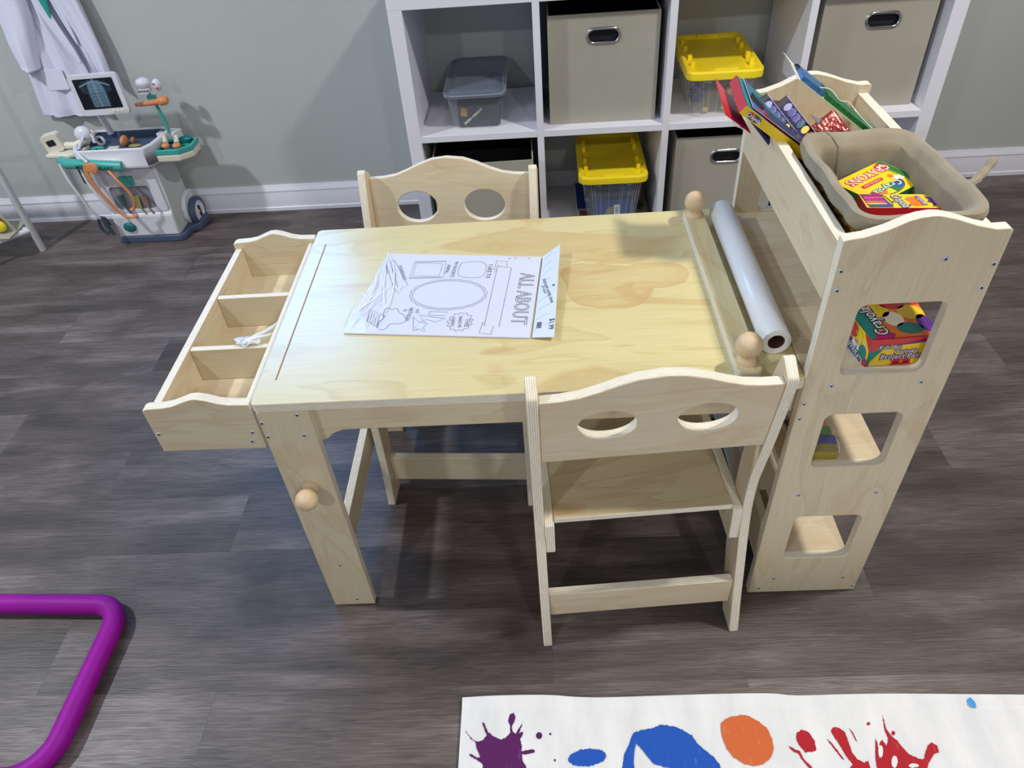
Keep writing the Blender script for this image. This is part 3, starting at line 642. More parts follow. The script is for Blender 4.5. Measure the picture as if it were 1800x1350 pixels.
for k, c in enumerate((cR,cO,cY,cG,cB,cP)):
    a0, a1 = PI*k/6, PI*(k+1)/6; b.flat([(.004,.012)]+[(.004+.030*math.cos(a0+(a1-a0)*i/4), .012+.020*math.sin(a0+(a1-a0)*i/4)) for i in range(5)], MF, c, .0001)
b.stroke([(.004+.031*math.cos(PI*i/20), .012+.021*math.sin(PI*i/20)) for i in range(21)], .0012, MF, cI, .0002)
b.text('Crayola', .0165, MF @ TR(.004,.0165,.0003), cG, bold=.0012); b.text('Crayola', .0165, MF @ TR(.004,.0165,.0005), cW)
b.flat(rrect(-.010,-.0065,.032,.0005,.003), MF, cR, .0001); b.text('24 different colors', .0045, MF @ TR(.011,-.003,.0003), cW)
b.flat(ell(-.034,-.026,.010,.0068,18), MF, cR, .0001); b.text('24', .011, MF @ TR(-.034,-.026,.0003), cW, bold=.0002)
b.flat([(-.028+.010*(1 if k%2 else .55)*math.cos(PI*k/6), .009+.010*(1 if k%2 else .55)*math.sin(PI*k/6)) for k in range(12)], MF, cC, .0001)
b.flat([(-.024+.006*(1 if k%2 else .5)*math.cos(PI*k/5), .0+.006*(1 if k%2 else .5)*math.sin(PI*k/5)) for k in range(10)], MF, cO, .0002)
b.build('carton_print', CM, t, smooth=False)
b = MB()
for i in range(13):
    x = -lx/2+.008+i*.0065; c = (cB,cG,cDG,cP,cB,cT,cY)[i%7]; b.box(x-.0026,x+.0026,-ly/2-.0008,-ly/2+.0006,.004,.030,c); b.lathe([(.0026,0),(.0009,.007),(1e-6,.0073)],8,c,TR(x,-ly/2+.0014,.030))
for i in range(8):
    y = -ly/2+.008+i*.0075; c = (cB,cG,cY,cP)[i%4]; b.box(-lx/2-.0008,-lx/2+.0006,y-.003,y+.003,.004,.034,c)
b.build('crayon_window', CM, t, smooth=False)
t = thing('crayon_box', 'yellow crayon carton with a red end nearest the front of the basket', 'crayon box', T(.912,.118,.6985, math.radians(-7)) @ RX(-.10))
lx, ly, lz = .094, .046, .048; b = MB(); b.prism(rect(-lx/2,-ly/2,lx/2,ly/2), lz, None, fm=cY, sm=cR); b.box(-lx/2-.0004,-lx/2+.0004,-ly/2,ly/2,0,lz,cR); b.build('carton', CM, t, bevel=.0006)
MF = TR(0,0,lz+.0003); b = MB()
b.flat([(-lx/2+.004,-ly/2+.001),(-lx/2+.034,-ly/2+.001),(-lx/2+.028,ly/2-.001),(-lx/2+.001,ly/2-.001)], MF, cP)
for k, c in enumerate((cG,cY,cO,cR,cK,cM)):
    y0 = -ly/2+.003+k*.0068; b.flat([(-lx/2+.004,y0),(-lx/2+.026,y0+.001),(-lx/2+.030,y0+.003),(-lx/2+.026,y0+.0052),(-lx/2+.003,y0+.0052)], MF, c, .0002)
b.stroke(smooth_curve([(-.016,-.022),(-.012,-.010),(-.014,.008),(-.018,.022)],6), .0016, MF, cG, .0003)
b.text('Crayola', .017, MF @ TR(.000,-.002,.0003) @ RZ(-PI/2+.15), cI, bold=.0014, sx=.8); b.text('Crayola', .017, MF @ TR(.000,-.002,.0005) @ RZ(-PI/2+.15), cW, sx=.8)
b.flat([(.008,-.012),(.016,-.018),(.026,-.015),(.028,-.002),(.021,.006),(.026,.014),(.012,.012),(.007,.004),(.012,-.004)], MF, cO, .0002)
b.text('crayons', .010, MF @ TR(.027,.001,.0006) @ RZ(-PI/2+.1), cP, bold=.0009); b.text('crayons', .010, MF @ TR(.027,.001,.0008) @ RZ(-PI/2+.1), cW)
b.flat([(.036,-.020),(.039,-.006),(.033,-.004),(.037,.004),(.034,.014),(.0405,.012),(.044,.002),(.042,-.014)], MF, cP, .0002); b.flat(rect(.0425,-.022,.0465,.022), MF, cK, .0001)
b.build('carton_print', CM, t, smooth=False)
# flat packs leaning in the far half of the bin; frame: u down to the right, v to the back, w up to the right
Lv = Vector((.8,0,-.6)).normalized(); Hv = Vector((-.10,.97,.20)); Hv = (Hv-Lv*Hv.dot(Lv)).normalized(); Wv = Lv.cross(Hv)
ML0 = basis((.7323,.300,.806), Lv, Hv, Wv)
def lean(name, label, cat, u, v, w_): return thing(name, label, cat, MT @ ML0 @ TR(u, v, w_))
FOILG = plain('glitter_green', '#2E8B4A', 0.25, metal=0.6, bump=1.0, bscale=900, var=0.35, vscale=300); FOILB = plain('glitter_blue', '#4A86C8', 0.25, metal=0.6, bump=1.0, bscale=900, var=0.35, vscale=300)
t = lean('card_sleeve', 'thin red-backed card in clear wrap leaning out furthest left over the tower rim', 'craft pack', -.012, .006, -.016)
b = MB(); b.prism([(0,0),(.052,0),(.030,.098),(0,.098)], .0012, None, fm=cR, sm=cR); b.flat([(0,.098),(.020,.098),(.0,.125)], None, cR, .0006); b.flat([(0,.0985),(.0,.125),(.020,.0985)], None, cR, .0004); b.build('card', CM, t)
b = MB(); b.grid(lambda u,v: (.008+.050*u, -.004+.05*v, -.0015-.0035*math.sin(PI*u)*math.sin(PI*v)-.001*math.sin(20*u+7*v)), 20, 12); b.build('clear_wrap', FILM, t)
b = MB(); b.tube(smooth_curve([(.008,-.003,.0),(.02,-.0035,-.003),(.035,-.004,.0),(.052,-.003,-.002)],5), .0008, 6); b.build('wrap_glint', CREASE_GLINT, t)
t = lean('pencil_box', 'flat carton with a red end and yellow side across the left rim of the tower', 'pencil box', 0, 0, -.001)
lx, ly, lz = .162, .100, .0145; b = MB(); b.prism(rect(0,0,lx,ly), lz, None, fm=cP, sm=cY); b.box(-.0004,.0004,.0,ly,0,lz,cR); b.build('carton', CM, t, bevel=.0005)
b = MB(); Mn = basis((0,-.0003,0),(1,0,0),(0,0,1),(0,-1,0))
b.flat(ell(.0235,.0072,.0135,.0056,20), Mn, cP, .0001)
for k, c in enumerate((cR,cO,cG,cB)): b.flat(ell(.015+.0055*k,.0102,.0033,.0020,10), Mn, c, .0002)
b.text('Crayola', .0085, Mn @ TR(.0235,.0066,.0004), cW, bold=.0002)
b.flat([(.002,.002),(.09,.002),(.09,.098),(.002,.098)], TR(0,0,lz+.0003), cT); b.flat([(.030,.002),(.09,.002),(.09,.05)], TR(0,0,lz+.0005), cM); b.flat([(.012,.03),(.05,.06),(.03,.09),(.010,.08)], TR(0,0,lz+.0005), cB)
b.build('carton_print', CM, t, smooth=False)
t = lean('activity_card', 'thin blue and teal card leaning on the yellow and red flat carton', 'craft pack', .012, .004, .0155)
b = MB(); b.prism([(0,0),(.145,0),(.145,.022),(.045,.034),(.0,.098)], .0012, None, fm=cB, sm=cC); b.flat([(.002,.06),(.02,.02),(.03,.03),(.004,.088)], TR(0,0,.0015), cT); b.flat([(.0,.002),(.05,.002),(.03,.02)], TR(0,0,.0015), cM); b.flat([(.0,.03),(.02,.01),(.03,.03),(.01,.06)], TR(0,0,.0016), cBk); b.build('card', CM, t, smooth=False)
NAVY = plain('carton_navy', '#1C1850', 0.5, spec=.25); LAV = plain('paint_lavender', '#A8A8DC', .4); YPA = plain('paint_yellow', '#E8DC50', .4); PPA = plain('paint_pink', '#E898C8', .4); OPA = plain('paint_orange', '#E8885A', .4); RPA = plain('paint_red', '#C84A58', .4); PPU = plain('paint_blue', '#4A48A0', .4); TPA = plain('paint_teal', '#2A5C78', .4)
WM = [NAVY, LAV, PPU, PPU, TPA, YPA, OPA, RPA, PPA, WHITE, plain('carton_grey','#44424E',.5,spec=.25), PUR]
Av = Vector((.573,-.52,-.63)).normalized(); Bv = Vector((.79,.45,.42)); Bv = (Bv-Av*Bv.dot(Av)).normalized(); Cv = Av.cross(Bv)
MB0 = basis((.7926,.380,.8017), Av, Bv, Cv)
def lean2(name, label, cat, u, v, w_): return thing(name, label, cat, MT @ MB0 @ TR(u, v, w_))
def wset(p, label):
    wd = .044; t = thing('watercolor_set', label, 'watercolor set', MT @ basis(p, Av, Bv, Cv) @ TR(0,-wd,-.009))
    b = MB(); b.prism([(0,0),(.145,0),(.145,wd),(0,wd)], .009, None, fm=0, sm=0); b.build('carton', WM, t, bevel=.0005)
    b = MB(); MM = TR(0,0,.0092)
    b.flat([(.001,.001),(.014,.001),(.008,wd-.001),(.001,wd-.001)], MM, 10); b.stroke([(.001,wd-.0006),(.144,wd-.0006)], .0009, MM, 1)
    for k, c in enumerate((1,2,2,4,5,6,7,8)):
        u = .016+.0112*k; b.flat(ell(u,.0335,.0050,.0078,16), MM, c, .0002); b.flat(ell(u+.004,.0150,.0046,.0070,16), MM, (11,2,4,3,6,7,11,7)[k], .0002)
    for k in range(3): b.stroke([(.026+.010*k+.005*math.cos(i*.6),.033+.007*math.sin(i*.6)) for i in range(8)], .0006, MM, 1, .0004)
    b.text('WATERCOLORS', .0090, MM @ TR(.122,.0120,.0004), 9, sx=.62); b.build('carton_print', WM, t, smooth=False)
    b = MB(); b.prism([(.0,.004),(.012,.0),(-.016,.010),(-.010,.024),(.0,.034)], .0006, None); b.build('hang_tab', [WM[10]], t); return t
wset((.7926,.380,.8017), 'purple watercolor carton with coloured ovals, left one of the pair'); wset((.8275,.390,.7922), 'purple watercolor carton with coloured ovals, right one of the pair')
t = thing('sticker_card', 'dark grey foil card between the right watercolor carton and the red foil bag', 'craft pack', MT @ basis((0.8701,0.3650,0.7751), Av, Bv, Cv))
b = MB(); b.prism([(0,-.012),(.090,-.014),(.090,.004),(.030,.004)], .0012, None); b.build('card', plain('grey_foil','#6A6F78',.3,metal=.6), t)
t = thing('foil_bag', 'clear bag of crinkled red foil between the dark card and the glitter pack', 'craft pack', MT @ basis((0.8977,0.3550,0.7773), Av, Bv, Cv) @ TR(-.006,-.040,-.012))
b = MB(); b.grid(lambda u,v: (.090*u, .044*v, .008*math.sin(PI*u)**.5*math.sin(PI*v)**.5*(1+.25*math.sin(23*u+9*v)*math.cos(31*v-5*u))+.0002), 36, 30); b.grid(lambda u,v: (.090*u, .044*(1-v), -.002*math.sin(PI*u)*math.sin(PI*v)), 10, 8)
b.build('foil', plain('crinkled_red_foil','#C0605A',.22,metal=.75,bump=1.0,bscale=260,var=.3,vscale=60), t)
t = lean('glitter_pack', 'long pack of blue and green glitter standing highest in the bin', 'craft pack', .030, -.010, .0830)
b = MB(); b.prism(rect(-.004,0,.168,.052), .0016, None); b.flat([(-.004,.052),(.010,.052),(-.014,.082)], TR(0,0,.0008)); b.build('backing_card', plain('cream_card','#E8E2D0',.5), t)
b = MB(); rg = lambda x0, x1, m: b.grid(lambda u,v: (x0+(x1-x0)*u, .001+.050*v, .0018+.0070*(math.sin(PI*v)**.35 if 0<v<1 else 0)*(1+.06*math.sin(40*u+11*v))), 14, 14, m)
rg(0,.044,0); rg(.048,.165,1); b.box(.0005,.0435,.0015,.030,.0017,.0085,0); b.box(.0485,.1645,.0015,.030,.0017,.0085,1); b.build('glitter', [FOILB, FOILG], t)
b = MB(); b.tube(smooth_curve([(.03,.0,.010),(.05,.01,.0145),(.07,.004,.0125),(.09,.016,.0155),(.11,.008,.013),(.14,.0,.0115)],5), .0006, 6); b.build('clear_wrap', CREASE_GLINT, t)  # white strand: a highlight on the wrap's fold, put in as colour
# boxed paints on the shelf level with the table top
t = thing('paint_box', 'red and yellow box of project paint inside the top opening of the tower', 'paint box', T(.8800,.0190,.5455, 0))
# footprint: near corner at origin, one side runs right, the other back-left
b = MB(); fx = (.0905,.0030); bk_ = (.010,.098); hh = .0465; LE = .0
base_ = [(0,0),fx,(fx[0]+bk_[0]*.2,fx[1]+bk_[1]),(-.012,.0780)]
b.prism(base_, hh, None, fm=cR, sm=cY); b.build('carton', CM, t, smooth=False)
b = MB(); MFr = basis((0,-.0003,0),(fx[0],fx[1],0),(0,0,1),(0,-1,0)) ; MFr = basis((0,0,0), Vector((fx[0],fx[1],0)).normalized(), (0,0,1), Vector((fx[1],-fx[0],0)).normalized()) @ TR(0,0,.0003)
b.flat([(.0,.0),(.006,.0),(.003,hh)],MFr,cM); b.flat([(0,hh),(0,.026),(.012,.030),(.030,.036),(.05,.036),(.0905,.043),(.0905,hh)], MFr, cR, .0001)
b.flat([(.034,.036),(.06,.037),(.0905,.0415),(.0905,.0455),(.06,.041)], MFr, cP, .0002); b.flat([(.0,.026),(.003,.0),(.008,.012),(.016,.024),(.02,.031)], MFr, cT, .0002)
b.text('Kids: Art', .0105, MFr @ TR(.028,.0335,.0004), cI, bold=.0009, sx=.8); b.text('Kids: Art', .0105, MFr @ TR(.028,.0335,.0006), cW, sx=.8)
b.text('Washable', .0085, MFr @ TR(.052,.0245,.0004), cP, bold=.0008); b.text('Washable', .0085, MFr @ TR(.052,.0245,.0006), cW)
b.text('Project Paint', .0130, MFr @ TR(.049,.0155,.0004), cP, bold=.0014, sx=.9); b.text('Project Paint', .0130, MFr @ TR(.049,.0155,.0007), cW, sx=.9)
b.flat(ell(.050,.0065,.0135,.0062,16), MFr, cR, .0002); b.flat([(.034,.0),(.066,.0),(.060,.006),(.040,.006)], MFr, cR, .0002); b.text('6', .012, MFr @ TR(.050,.0065,.0005), cO, bold=.0004); b.text('NON-TOXIC', .0040, MFr @ TR(.018,.0030,.0004), cW)
ed = Vector((-.012,.0780,0)).normalized(); MS = basis((0,0,0), (-ed.x,-ed.y,0), (0,0,1), Vector((-ed.y,ed.x,0))) @ TR(-.0789,0,.0003)
b.flat([(.0,.0),(.0,.014),(.079,.0)], MS, cB, .0001); b.flat([(.0,.022),(.0,.013),(.07,.0),(.079,.0),(.079,.006)], MS, cR, .0002); b.flat([(0,.026),(0,.022),(.079,.006),(.079,.012)], MS, cP, .0002)
for (cx_, cy_, rx_, ry_, c) in ((.034,.034,.013,.0115,cR),(.050,.030,.010,.013,cY),(.048,.0140,.010,.0115,cW),(.066,.0150,.010,.0125,cT)): b.flat(ell(cx_,cy_,rx_,ry_,20), MS, c, .0003)
b.flat([(.060,hh),(.079,hh),(.079,.028)], MS, cR, .0002)
b.text('Crayola', .0165, MS @ TR(.050,.0065,.0006) @ RZ(PI-.15), cI, bold=.0012, sx=.9); b.text('Crayola', .0165, MS @ TR(.050,.0065,.0009) @ RZ(PI-.15), cW, sx=.9); b.text('PAINT', .0068, MS @ TR(.069,.0300,.0006) @ RZ(-.5), cW)
MTp = TR(0,0,hh+.0003)
b.flat([(.014,.010),(.030,.004),(.060,.006),(.090,.006),(.093,.098),(-.008,.078)], MTp, cO, .0001)
b.flat([(-.001,.004),(.008,.002),(.020,.03),(.030,.06),(.0,.075),(-.010,.07)], MTp, cT, .0002)
for (cx_, cy_, rx_, ry_, c) in ((.030,.066,.016,.016,cY),(.055,.082,.018,.014,cR),(.045,.046,.014,.017,cC),(.074,.060,.018,.017,cY),(.060,.024,.018,.013,cT),(.084,.034,.010,.020,cP),(.085,.088,.012,.012,cR)): b.flat(ell(cx_,cy_,rx_,ry_,20), MTp, c, .0003)
b.flat([(.006,.0035),(.030,.002),(.036,.012),(.022,.020),(.010,.018)], MTp, cM, .0004)
b.text('Crayola', .026, MTp @ TR(.017,.043,.0006) @ RZ(PI/2+.12), cI, bold=.0022, sx=.8); b.text('Crayola', .026, MTp @ TR(.017,.043,.0009) @ RZ(PI/2+.12), cW, sx=.8)
b.build('carton_print', CM, t, smooth=False)
# clay bars on the middle shelf
t = thing('clay_pack', 'wrapped clay bars in orange, green, blue and olive on the middle tower shelf', 'clay pack', T(.836,.0185,.3525, math.radians(-3)))
for k, c in enumerate(('#A09038','#3A4FA8','#5E9E58','#EE9050')):
    MB().prism(rrect(-.010, .0005+k*.0200, .050-.003*(k>2)+.003*(k==1), .0198+k*.0200, .005), .016, None).build('clay_bar', plain('clay_%d' % k, c, .6), t, bevel=.004)
b = MB(); b.grid(lambda u,v: (-.012+.067*u, -.0015+.085*v, .0172+.0008*math.sin(30*u+20*v)), 12, 12); b.build('clear_wrap', FILM, t)
b = MB(); b.tube([(.050,.002,.016),(.054,.016,.017),(.0525,.028,.017)], .0009, 6); b.tube([(.052,.042,.017),(.0545,.050,.0175),(.051,.062,.017)], .0009, 6); b.build('wrap_glint', CREASE_GLINT, t)
t = thing('folded_leaflet', 'brown and white folded leaflet lying behind the clay bars', 'leaflet', T(.842,.105,.3525, math.radians(35)))
b = MB(); b.prism(rect(-.022,-.03,.02,.03), .004, None, fm=0, sm=0); b.build('leaflet', plain('grey_paper','#9C958A',.6,var=.3,vscale=60), t); MB().flat([(-.02,-.02),(.018,-.026),(.018,-.01),(-.02,.012)],TR(0,0,.0043)).build('leaflet_print', plain('brown_print','#4A4038',.6), t)
# colouring book leaning out of the bottom level
t = thing('coloring_book', 'blue and white picture book leaning behind the low slat of the bottom tower shelf', 'book', T(.8185,.130,.1075) @ RY(math.radians(-6)))
b = MB(); b.box(0,.006,0,.215,0,.272); b.build('pages', plain('book_pages','#DCE2EC',.5), t)
b = MB(); MBk = basis((-.0004,.215,0),(0,-1,0),(0,0,1),(-1,0,0)); b.flat(rect(0,0,.215,.272),MBk,0); b.flat(rect(0,.0,.215,.075),MBk,1,.0002); b.flat([(.0,.075),(.07,.11),(.14,.085),(.215,.12),(.215,.075)],MBk,2,.0003); b.flat([(.10,.272),(.14,.19),(.18,.17),(.215,.20),(.215,.272)],MBk,3,.0003); b.flat([(.02,.25),(.09,.22),(.10,.272),(.03,.272)],MBk,3,.0003)
b.build('cover', [plain('cover_sky','#B4C4DC',.4),plain('cover_green','#4A7A50',.4),plain('cover_haze','#6A8AA8',.4),plain('cover_blue','#2348A0',.4)], t, smooth=False)
for k, (z, c, lb) in enumerate(((0,'#4A3626','dark brown book at the bottom of the short stack behind the low slat'),(.028,'#8C7B58','tan book on top of the dark brown book behind the low slat'))):
    t = thing('book', lb, 'book', T(.8105,.020,.1075+z)); b = MB(); b.box(0,.020,0,.095,.0,.003); b.box(0,.020,0,.095,.024,.027); b.box(0,.003,0,.095,.003,.024); b.build('cover', plain('book_cover_%d'%k, c, .6), t)
    MB().box(.003,.0195,.001,.094,.003,.024).build('pages', plain('book_paper','#CFC6B0',.7), t)

# ================================================================ RUG
SPLATS=[
('purple',[(0.2694,-0.2503),(0.2825,-0.2652),(0.2909,-0.2693),(0.3003,-0.2669),(0.3060,-0.2585),(0.2971,-0.2387),(0.3007,-0.2388),(0.3086,-0.2551),(0.3165,-0.2606),(0.3275,-0.2661),(0.3370,-0.2650),(0.3451,-0.2559),(0.3450,-0.2452),(0.3413,-0.2356),(0.3434,-0.2260),(0.3504,-0.2234),(0.3537,-0.2304),(0.3518,-0.2385),(0.3477,-0.2444),(0.3486,-0.2546),(0.3546,-0.2574),(0.3587,-0.2495),(0.3656,-0.2402),(0.3628,-0.2482),(0.3595,-0.2575),(0.3650,-0.2550),(0.3663,-0.2577),(0.3614,-0.2668),(0.3641,-0.2786),(0.3627,-0.2850),(0.3734,-0.2844),(0.3829,-0.2820),(0.3855,-0.2854),(0.3814,-0.2887),(0.3640,-0.2909),(0.3653,-0.3003),(0.3706,-0.3092),(0.3731,-0.3240),(0.3677,-0.3408),(0.3003,-0.3397),(0.3005,-0.3101),(0.3017,-0.3054),(0.2879,-0.2956),(0.2783,-0.2898),(0.2789,-0.2872),(0.2905,-0.2938),(0.2972,-0.2940),(0.2899,-0.2797),(0.2882,-0.2706),(0.2754,-0.2598)]),
('purple',[(0.3978,-0.2615),(0.3973,-0.2639),(0.3958,-0.2658),(0.3937,-0.2668),(0.3914,-0.2667),(0.3894,-0.2656),(0.3880,-0.2637),(0.3875,-0.2613),(0.3881,-0.2589),(0.3895,-0.2570),(0.3916,-0.2559),(0.3939,-0.2560),(0.3960,-0.2571),(0.3974,-0.2591)]),
('purple',[(0.4131,-0.2592),(0.4125,-0.2605),(0.4111,-0.2610),(0.4098,-0.2604),(0.4093,-0.2591),(0.4099,-0.2578),(0.4112,-0.2573),(0.4126,-0.2578)]),
('purple',[(0.4188,-0.3005),(0.4183,-0.3020),(0.4171,-0.3025),(0.4161,-0.3019),(0.4156,-0.3005),(0.4162,-0.2991),(0.4173,-0.2985),(0.4184,-0.2991)]),
('blue',[(0.5000,-0.2943),(0.4986,-0.2984),(0.4944,-0.3025),(0.4877,-0.3060),(0.4793,-0.3086),(0.4699,-0.3101),(0.4604,-0.3104),(0.4517,-0.3094),(0.4447,-0.3072),(0.4401,-0.3040),(0.4383,-0.3002),(0.4395,-0.2960),(0.4436,-0.2919),(0.4503,-0.2883),(0.4588,-0.2856),(0.4684,-0.2841),(0.4780,-0.2838),(0.4868,-0.2849),(0.4938,-0.2871),(0.4983,-0.2904)]),
('blue',[(0.5223,-0.3242),(0.5234,-0.3142),(0.5296,-0.2920),(0.5392,-0.2769),(0.5464,-0.2614),(0.5604,-0.2564),(0.5768,-0.2541),(0.5938,-0.2478),(0.6148,-0.2510),(0.6297,-0.2579),(0.6416,-0.2660),(0.6472,-0.2791),(0.6584,-0.2895),(0.6694,-0.2997),(0.6772,-0.3123),(0.6781,-0.3269),(0.6286,-0.3260),(0.5920,-0.3137),(0.5746,-0.3092),(0.5634,-0.2952),(0.5568,-0.2849),(0.5500,-0.2758),(0.5457,-0.2898),(0.5426,-0.3048),(0.5429,-0.3245)]),
('orange',[(0.6916,-0.2483),(0.7032,-0.2400),(0.7242,-0.2348),(0.7380,-0.2365),(0.7529,-0.2454),(0.7641,-0.2568),(0.7682,-0.2734),(0.7669,-0.2896),(0.7594,-0.3026),(0.7447,-0.3128),(0.7280,-0.3151),(0.7154,-0.3110),(0.7012,-0.3015),(0.6931,-0.2881),(0.6893,-0.2663)]),
('red',[(0.8089,-0.2660),(0.8185,-0.2613),(0.8285,-0.2651),(0.8345,-0.2775),(0.8329,-0.2922),(0.8250,-0.2960),(0.8142,-0.2958),(0.8087,-0.2864),(0.8059,-0.2769)]),
('red',[(0.7910,-0.2860),(0.7994,-0.2902),(0.8065,-0.2943),(0.8089,-0.3049),(0.8194,-0.3196),(0.8250,-0.3321),(0.8197,-0.3320),(0.8132,-0.3179),(0.8058,-0.3061),(0.8030,-0.2969),(0.7956,-0.2941)]),
('red',[(0.8646,-0.2645),(0.8692,-0.2585),(0.8774,-0.2587),(0.8860,-0.2663),(0.8866,-0.2812),(0.8867,-0.2972),(0.8913,-0.3077),(0.9001,-0.3131),(0.9076,-0.3106),(0.9062,-0.3335),(0.8670,-0.3329),(0.8763,-0.3206),(0.8820,-0.3153),(0.8752,-0.2996),(0.8714,-0.2863),(0.8656,-0.2700)]),
('red',[(0.8544,-0.2752),(0.8610,-0.2847),(0.8713,-0.3074),(0.8686,-0.3073),(0.8630,-0.2954),(0.8564,-0.2820)]),
('red',[(0.8939,-0.2590),(0.8983,-0.2665),(0.9005,-0.2820),(0.8983,-0.2788),(0.8965,-0.2679)]),
('red',[(0.9302,-0.2537),(0.9287,-0.2556),(0.9265,-0.2564),(0.9249,-0.2556),(0.9247,-0.2536),(0.9262,-0.2517),(0.9284,-0.2509),(0.9301,-0.2517)]),
('red',[(0.9641,-0.2693),(0.9623,-0.2718),(0.9598,-0.2727),(0.9581,-0.2717),(0.9581,-0.2692),(0.9599,-0.2667),(0.9624,-0.2657),(0.9641,-0.2668)]),
('red',[(0.9545,-0.2400),(0.9537,-0.2498),(0.9528,-0.2636),(0.9569,-0.2746),(0.9630,-0.2801),(0.9642,-0.2841),(0.9715,-0.3001),(0.9864,-0.3095),(0.9930,-0.3096),(1.0067,-0.2890),(1.0149,-0.2851),(1.0213,-0.2893),(1.0196,-0.2998),(1.0106,-0.3022),(0.9964,-0.3174),(0.9841,-0.3349),(0.9114,-0.3336),(0.9172,-0.3211),(0.9200,-0.3057),(0.9303,-0.2767),(0.9310,-0.2848),(0.9253,-0.3058),(0.9306,-0.3059),(0.9342,-0.2849),(0.9401,-0.2796),(0.9422,-0.2850),(0.9430,-0.2904),(0.9505,-0.2771),(0.9491,-0.2662)]),
('sky',[(1.0985,-0.2176),(1.1063,-0.2157),(1.1096,-0.2207),(1.1079,-0.2307),(1.1008,-0.2311),(1.0967,-0.2247)]),
]
WHOLES=[[(0.935,-0.2968),(0.9332,-0.3008),(0.931,-0.3039),(0.9289,-0.3056),(0.9272,-0.3056),(0.9264,-0.3038),(0.9265,-0.3006),(0.9275,-0.2967),(0.9293,-0.2927),(0.9315,-0.2895),(0.9337,-0.2878),(0.9353,-0.2878),(0.9362,-0.2896),(0.9361,-0.2928)],[(0.9515,-0.3127),(0.9496,-0.3166),(0.9471,-0.3197),(0.9446,-0.3213),(0.9425,-0.3213),(0.9412,-0.3196),(0.9411,-0.3164),(0.942,-0.3126),(0.9439,-0.3087),(0.9464,-0.3056),(0.949,-0.3038),(0.9511,-0.3039),(0.9524,-0.3057),(0.9525,-0.3088)],[(0.9812,-0.3192),(0.9799,-0.3205),(0.9774,-0.3215),(0.974,-0.322),(0.9705,-0.322),(0.9676,-0.3213),(0.9658,-0.3202),(0.9655,-0.3189),(0.9668,-0.3176),(0.9694,-0.3166),(0.9728,-0.316),(0.9763,-0.3161),(0.9792,-0.3167),(0.981,-0.3178)]]
RUGM, nt, bs = newmat('white_plush_rug')
tc = N(nt,'ShaderNodeTexCoord'); mp = N(nt,'ShaderNodeMapping'); mp.inputs['Scale'].default_value=(26,8,1); L(nt,tc.outputs['Object'],mp.inputs['Vector'])
n1 = N(nt,'ShaderNodeTexNoise', i_Scale=1.0, i_Detail=6.0); L(nt,mp.outputs[0],n1.inputs['Vector'])
r_ = ramp(nt,[(0.3,lin('#DCDDE2')),(0.7,lin('#EDEDF0'))]); L(nt,n1.outputs[0],r_.inputs[0]); L(nt,r_.outputs[0],bs.inputs['Base Color']); bs.inputs['Roughness'].default_value=.95; bs.inputs['Sheen Weight'].default_value=.3
n2 = N(nt,'ShaderNodeTexNoise', i_Scale=500.0, i_Detail=3.0); L(nt,tc.outputs['Object'],n2.inputs['Vector']); bp = N(nt,'ShaderNodeBump', i_Strength=0.5, i_Distance=0.001); L(nt,n2.outputs[0],bp.inputs['Height']); L(nt,bp.outputs[0],bs.inputs['Normal'])
def dye(name, a, c):
    m, nt, b = newmat(name); tc = N(nt,'ShaderNodeTexCoord'); mp = N(nt,'ShaderNodeMapping'); mp.inputs['Scale'].default_value=(160,35,1); L(nt,tc.outputs['Object'],mp.inputs['Vector'])
    n = N(nt,'ShaderNodeTexNoise', i_Scale=1.0, i_Detail=5.0); L(nt,mp.outputs[0],n.inputs['Vector']); r = ramp(nt,[(0.35,lin(a)),(0.62,lin(a)),(0.78,lin(c))]); L(nt,n.outputs[0],r.inputs[0]); L(nt,r.outputs[0],b.inputs['Base Color']); b.inputs['Roughness'].default_value=.95; return m
RD = {'purple':dye('dye_purple','#571A5C','#7A4A86'),'blue':dye('dye_blue','#1F55B8','#5A86D0'),'orange':dye('dye_orange','#D0683A','#E09468'),'red':dye('dye_red','#B01E2C','#C85058'),'sky':dye('dye_sky','#4A9AE0','#8ABCE8'),'dark':dye('dye_dark','#2A1030','#40204A')}
rk = ['purple','blue','orange','red','sky','dark']
edge = [(.2617,-.1906),(.3179,-.1890),(.4064,-.1901),(.4550,-.1943),(.5034,-.1964),(.5904,-.1956),(.6864,-.1950),(.7812,-.1964),(.8271,-.2014),(.9211,-.2008),(1.0138,-.2021),(1.1947,-.2085)]
edge = smooth_curve(edge, 4)+[(1.5,-.214),(1.76,-.220)]
def edge_y(x):
    for (x0,y0),(x1,y1) in zip(edge, edge[1:]):
        if x0 <= x <= x1: return y0+(y1-y0)*(x-x0)/(x1-x0)
    return edge[-1][1]
b = MB(); RX0, RX1, RY1 = .2617, 1.76, -1.20; nx = 150
def rug(u, v):
    x = RX0+(RX1-RX0)*u; e = edge_y(x); y = e+(RY1-e)*v; d = e-y
    hem = .0035 if 0.006 < d < .018 else 0
    z = .0105+.0012*math.sin(14*x+3*y)*math.sin(9*y)+(.0016 if d < .02 else 0)-(.0010 if .018<d<.026 else 0)
    if v == 0: z = .004
    return (x-(.004*v if u == 0 else 0), y, z)
vs_ = [0,.004,.010,.018,.022,.027,.04]+[.04+.96*i/40 for i in range(1,41)]
V = [rug(i/(nx-1), v) for v in vs_ for i in range(nx)]; F = [(j*nx+i,(j+1)*nx+i,(j+1)*nx+i+1,j*nx+i+1) for j in range(len(vs_)-1) for i in range(nx-1)]
b.add(V, F, 0)
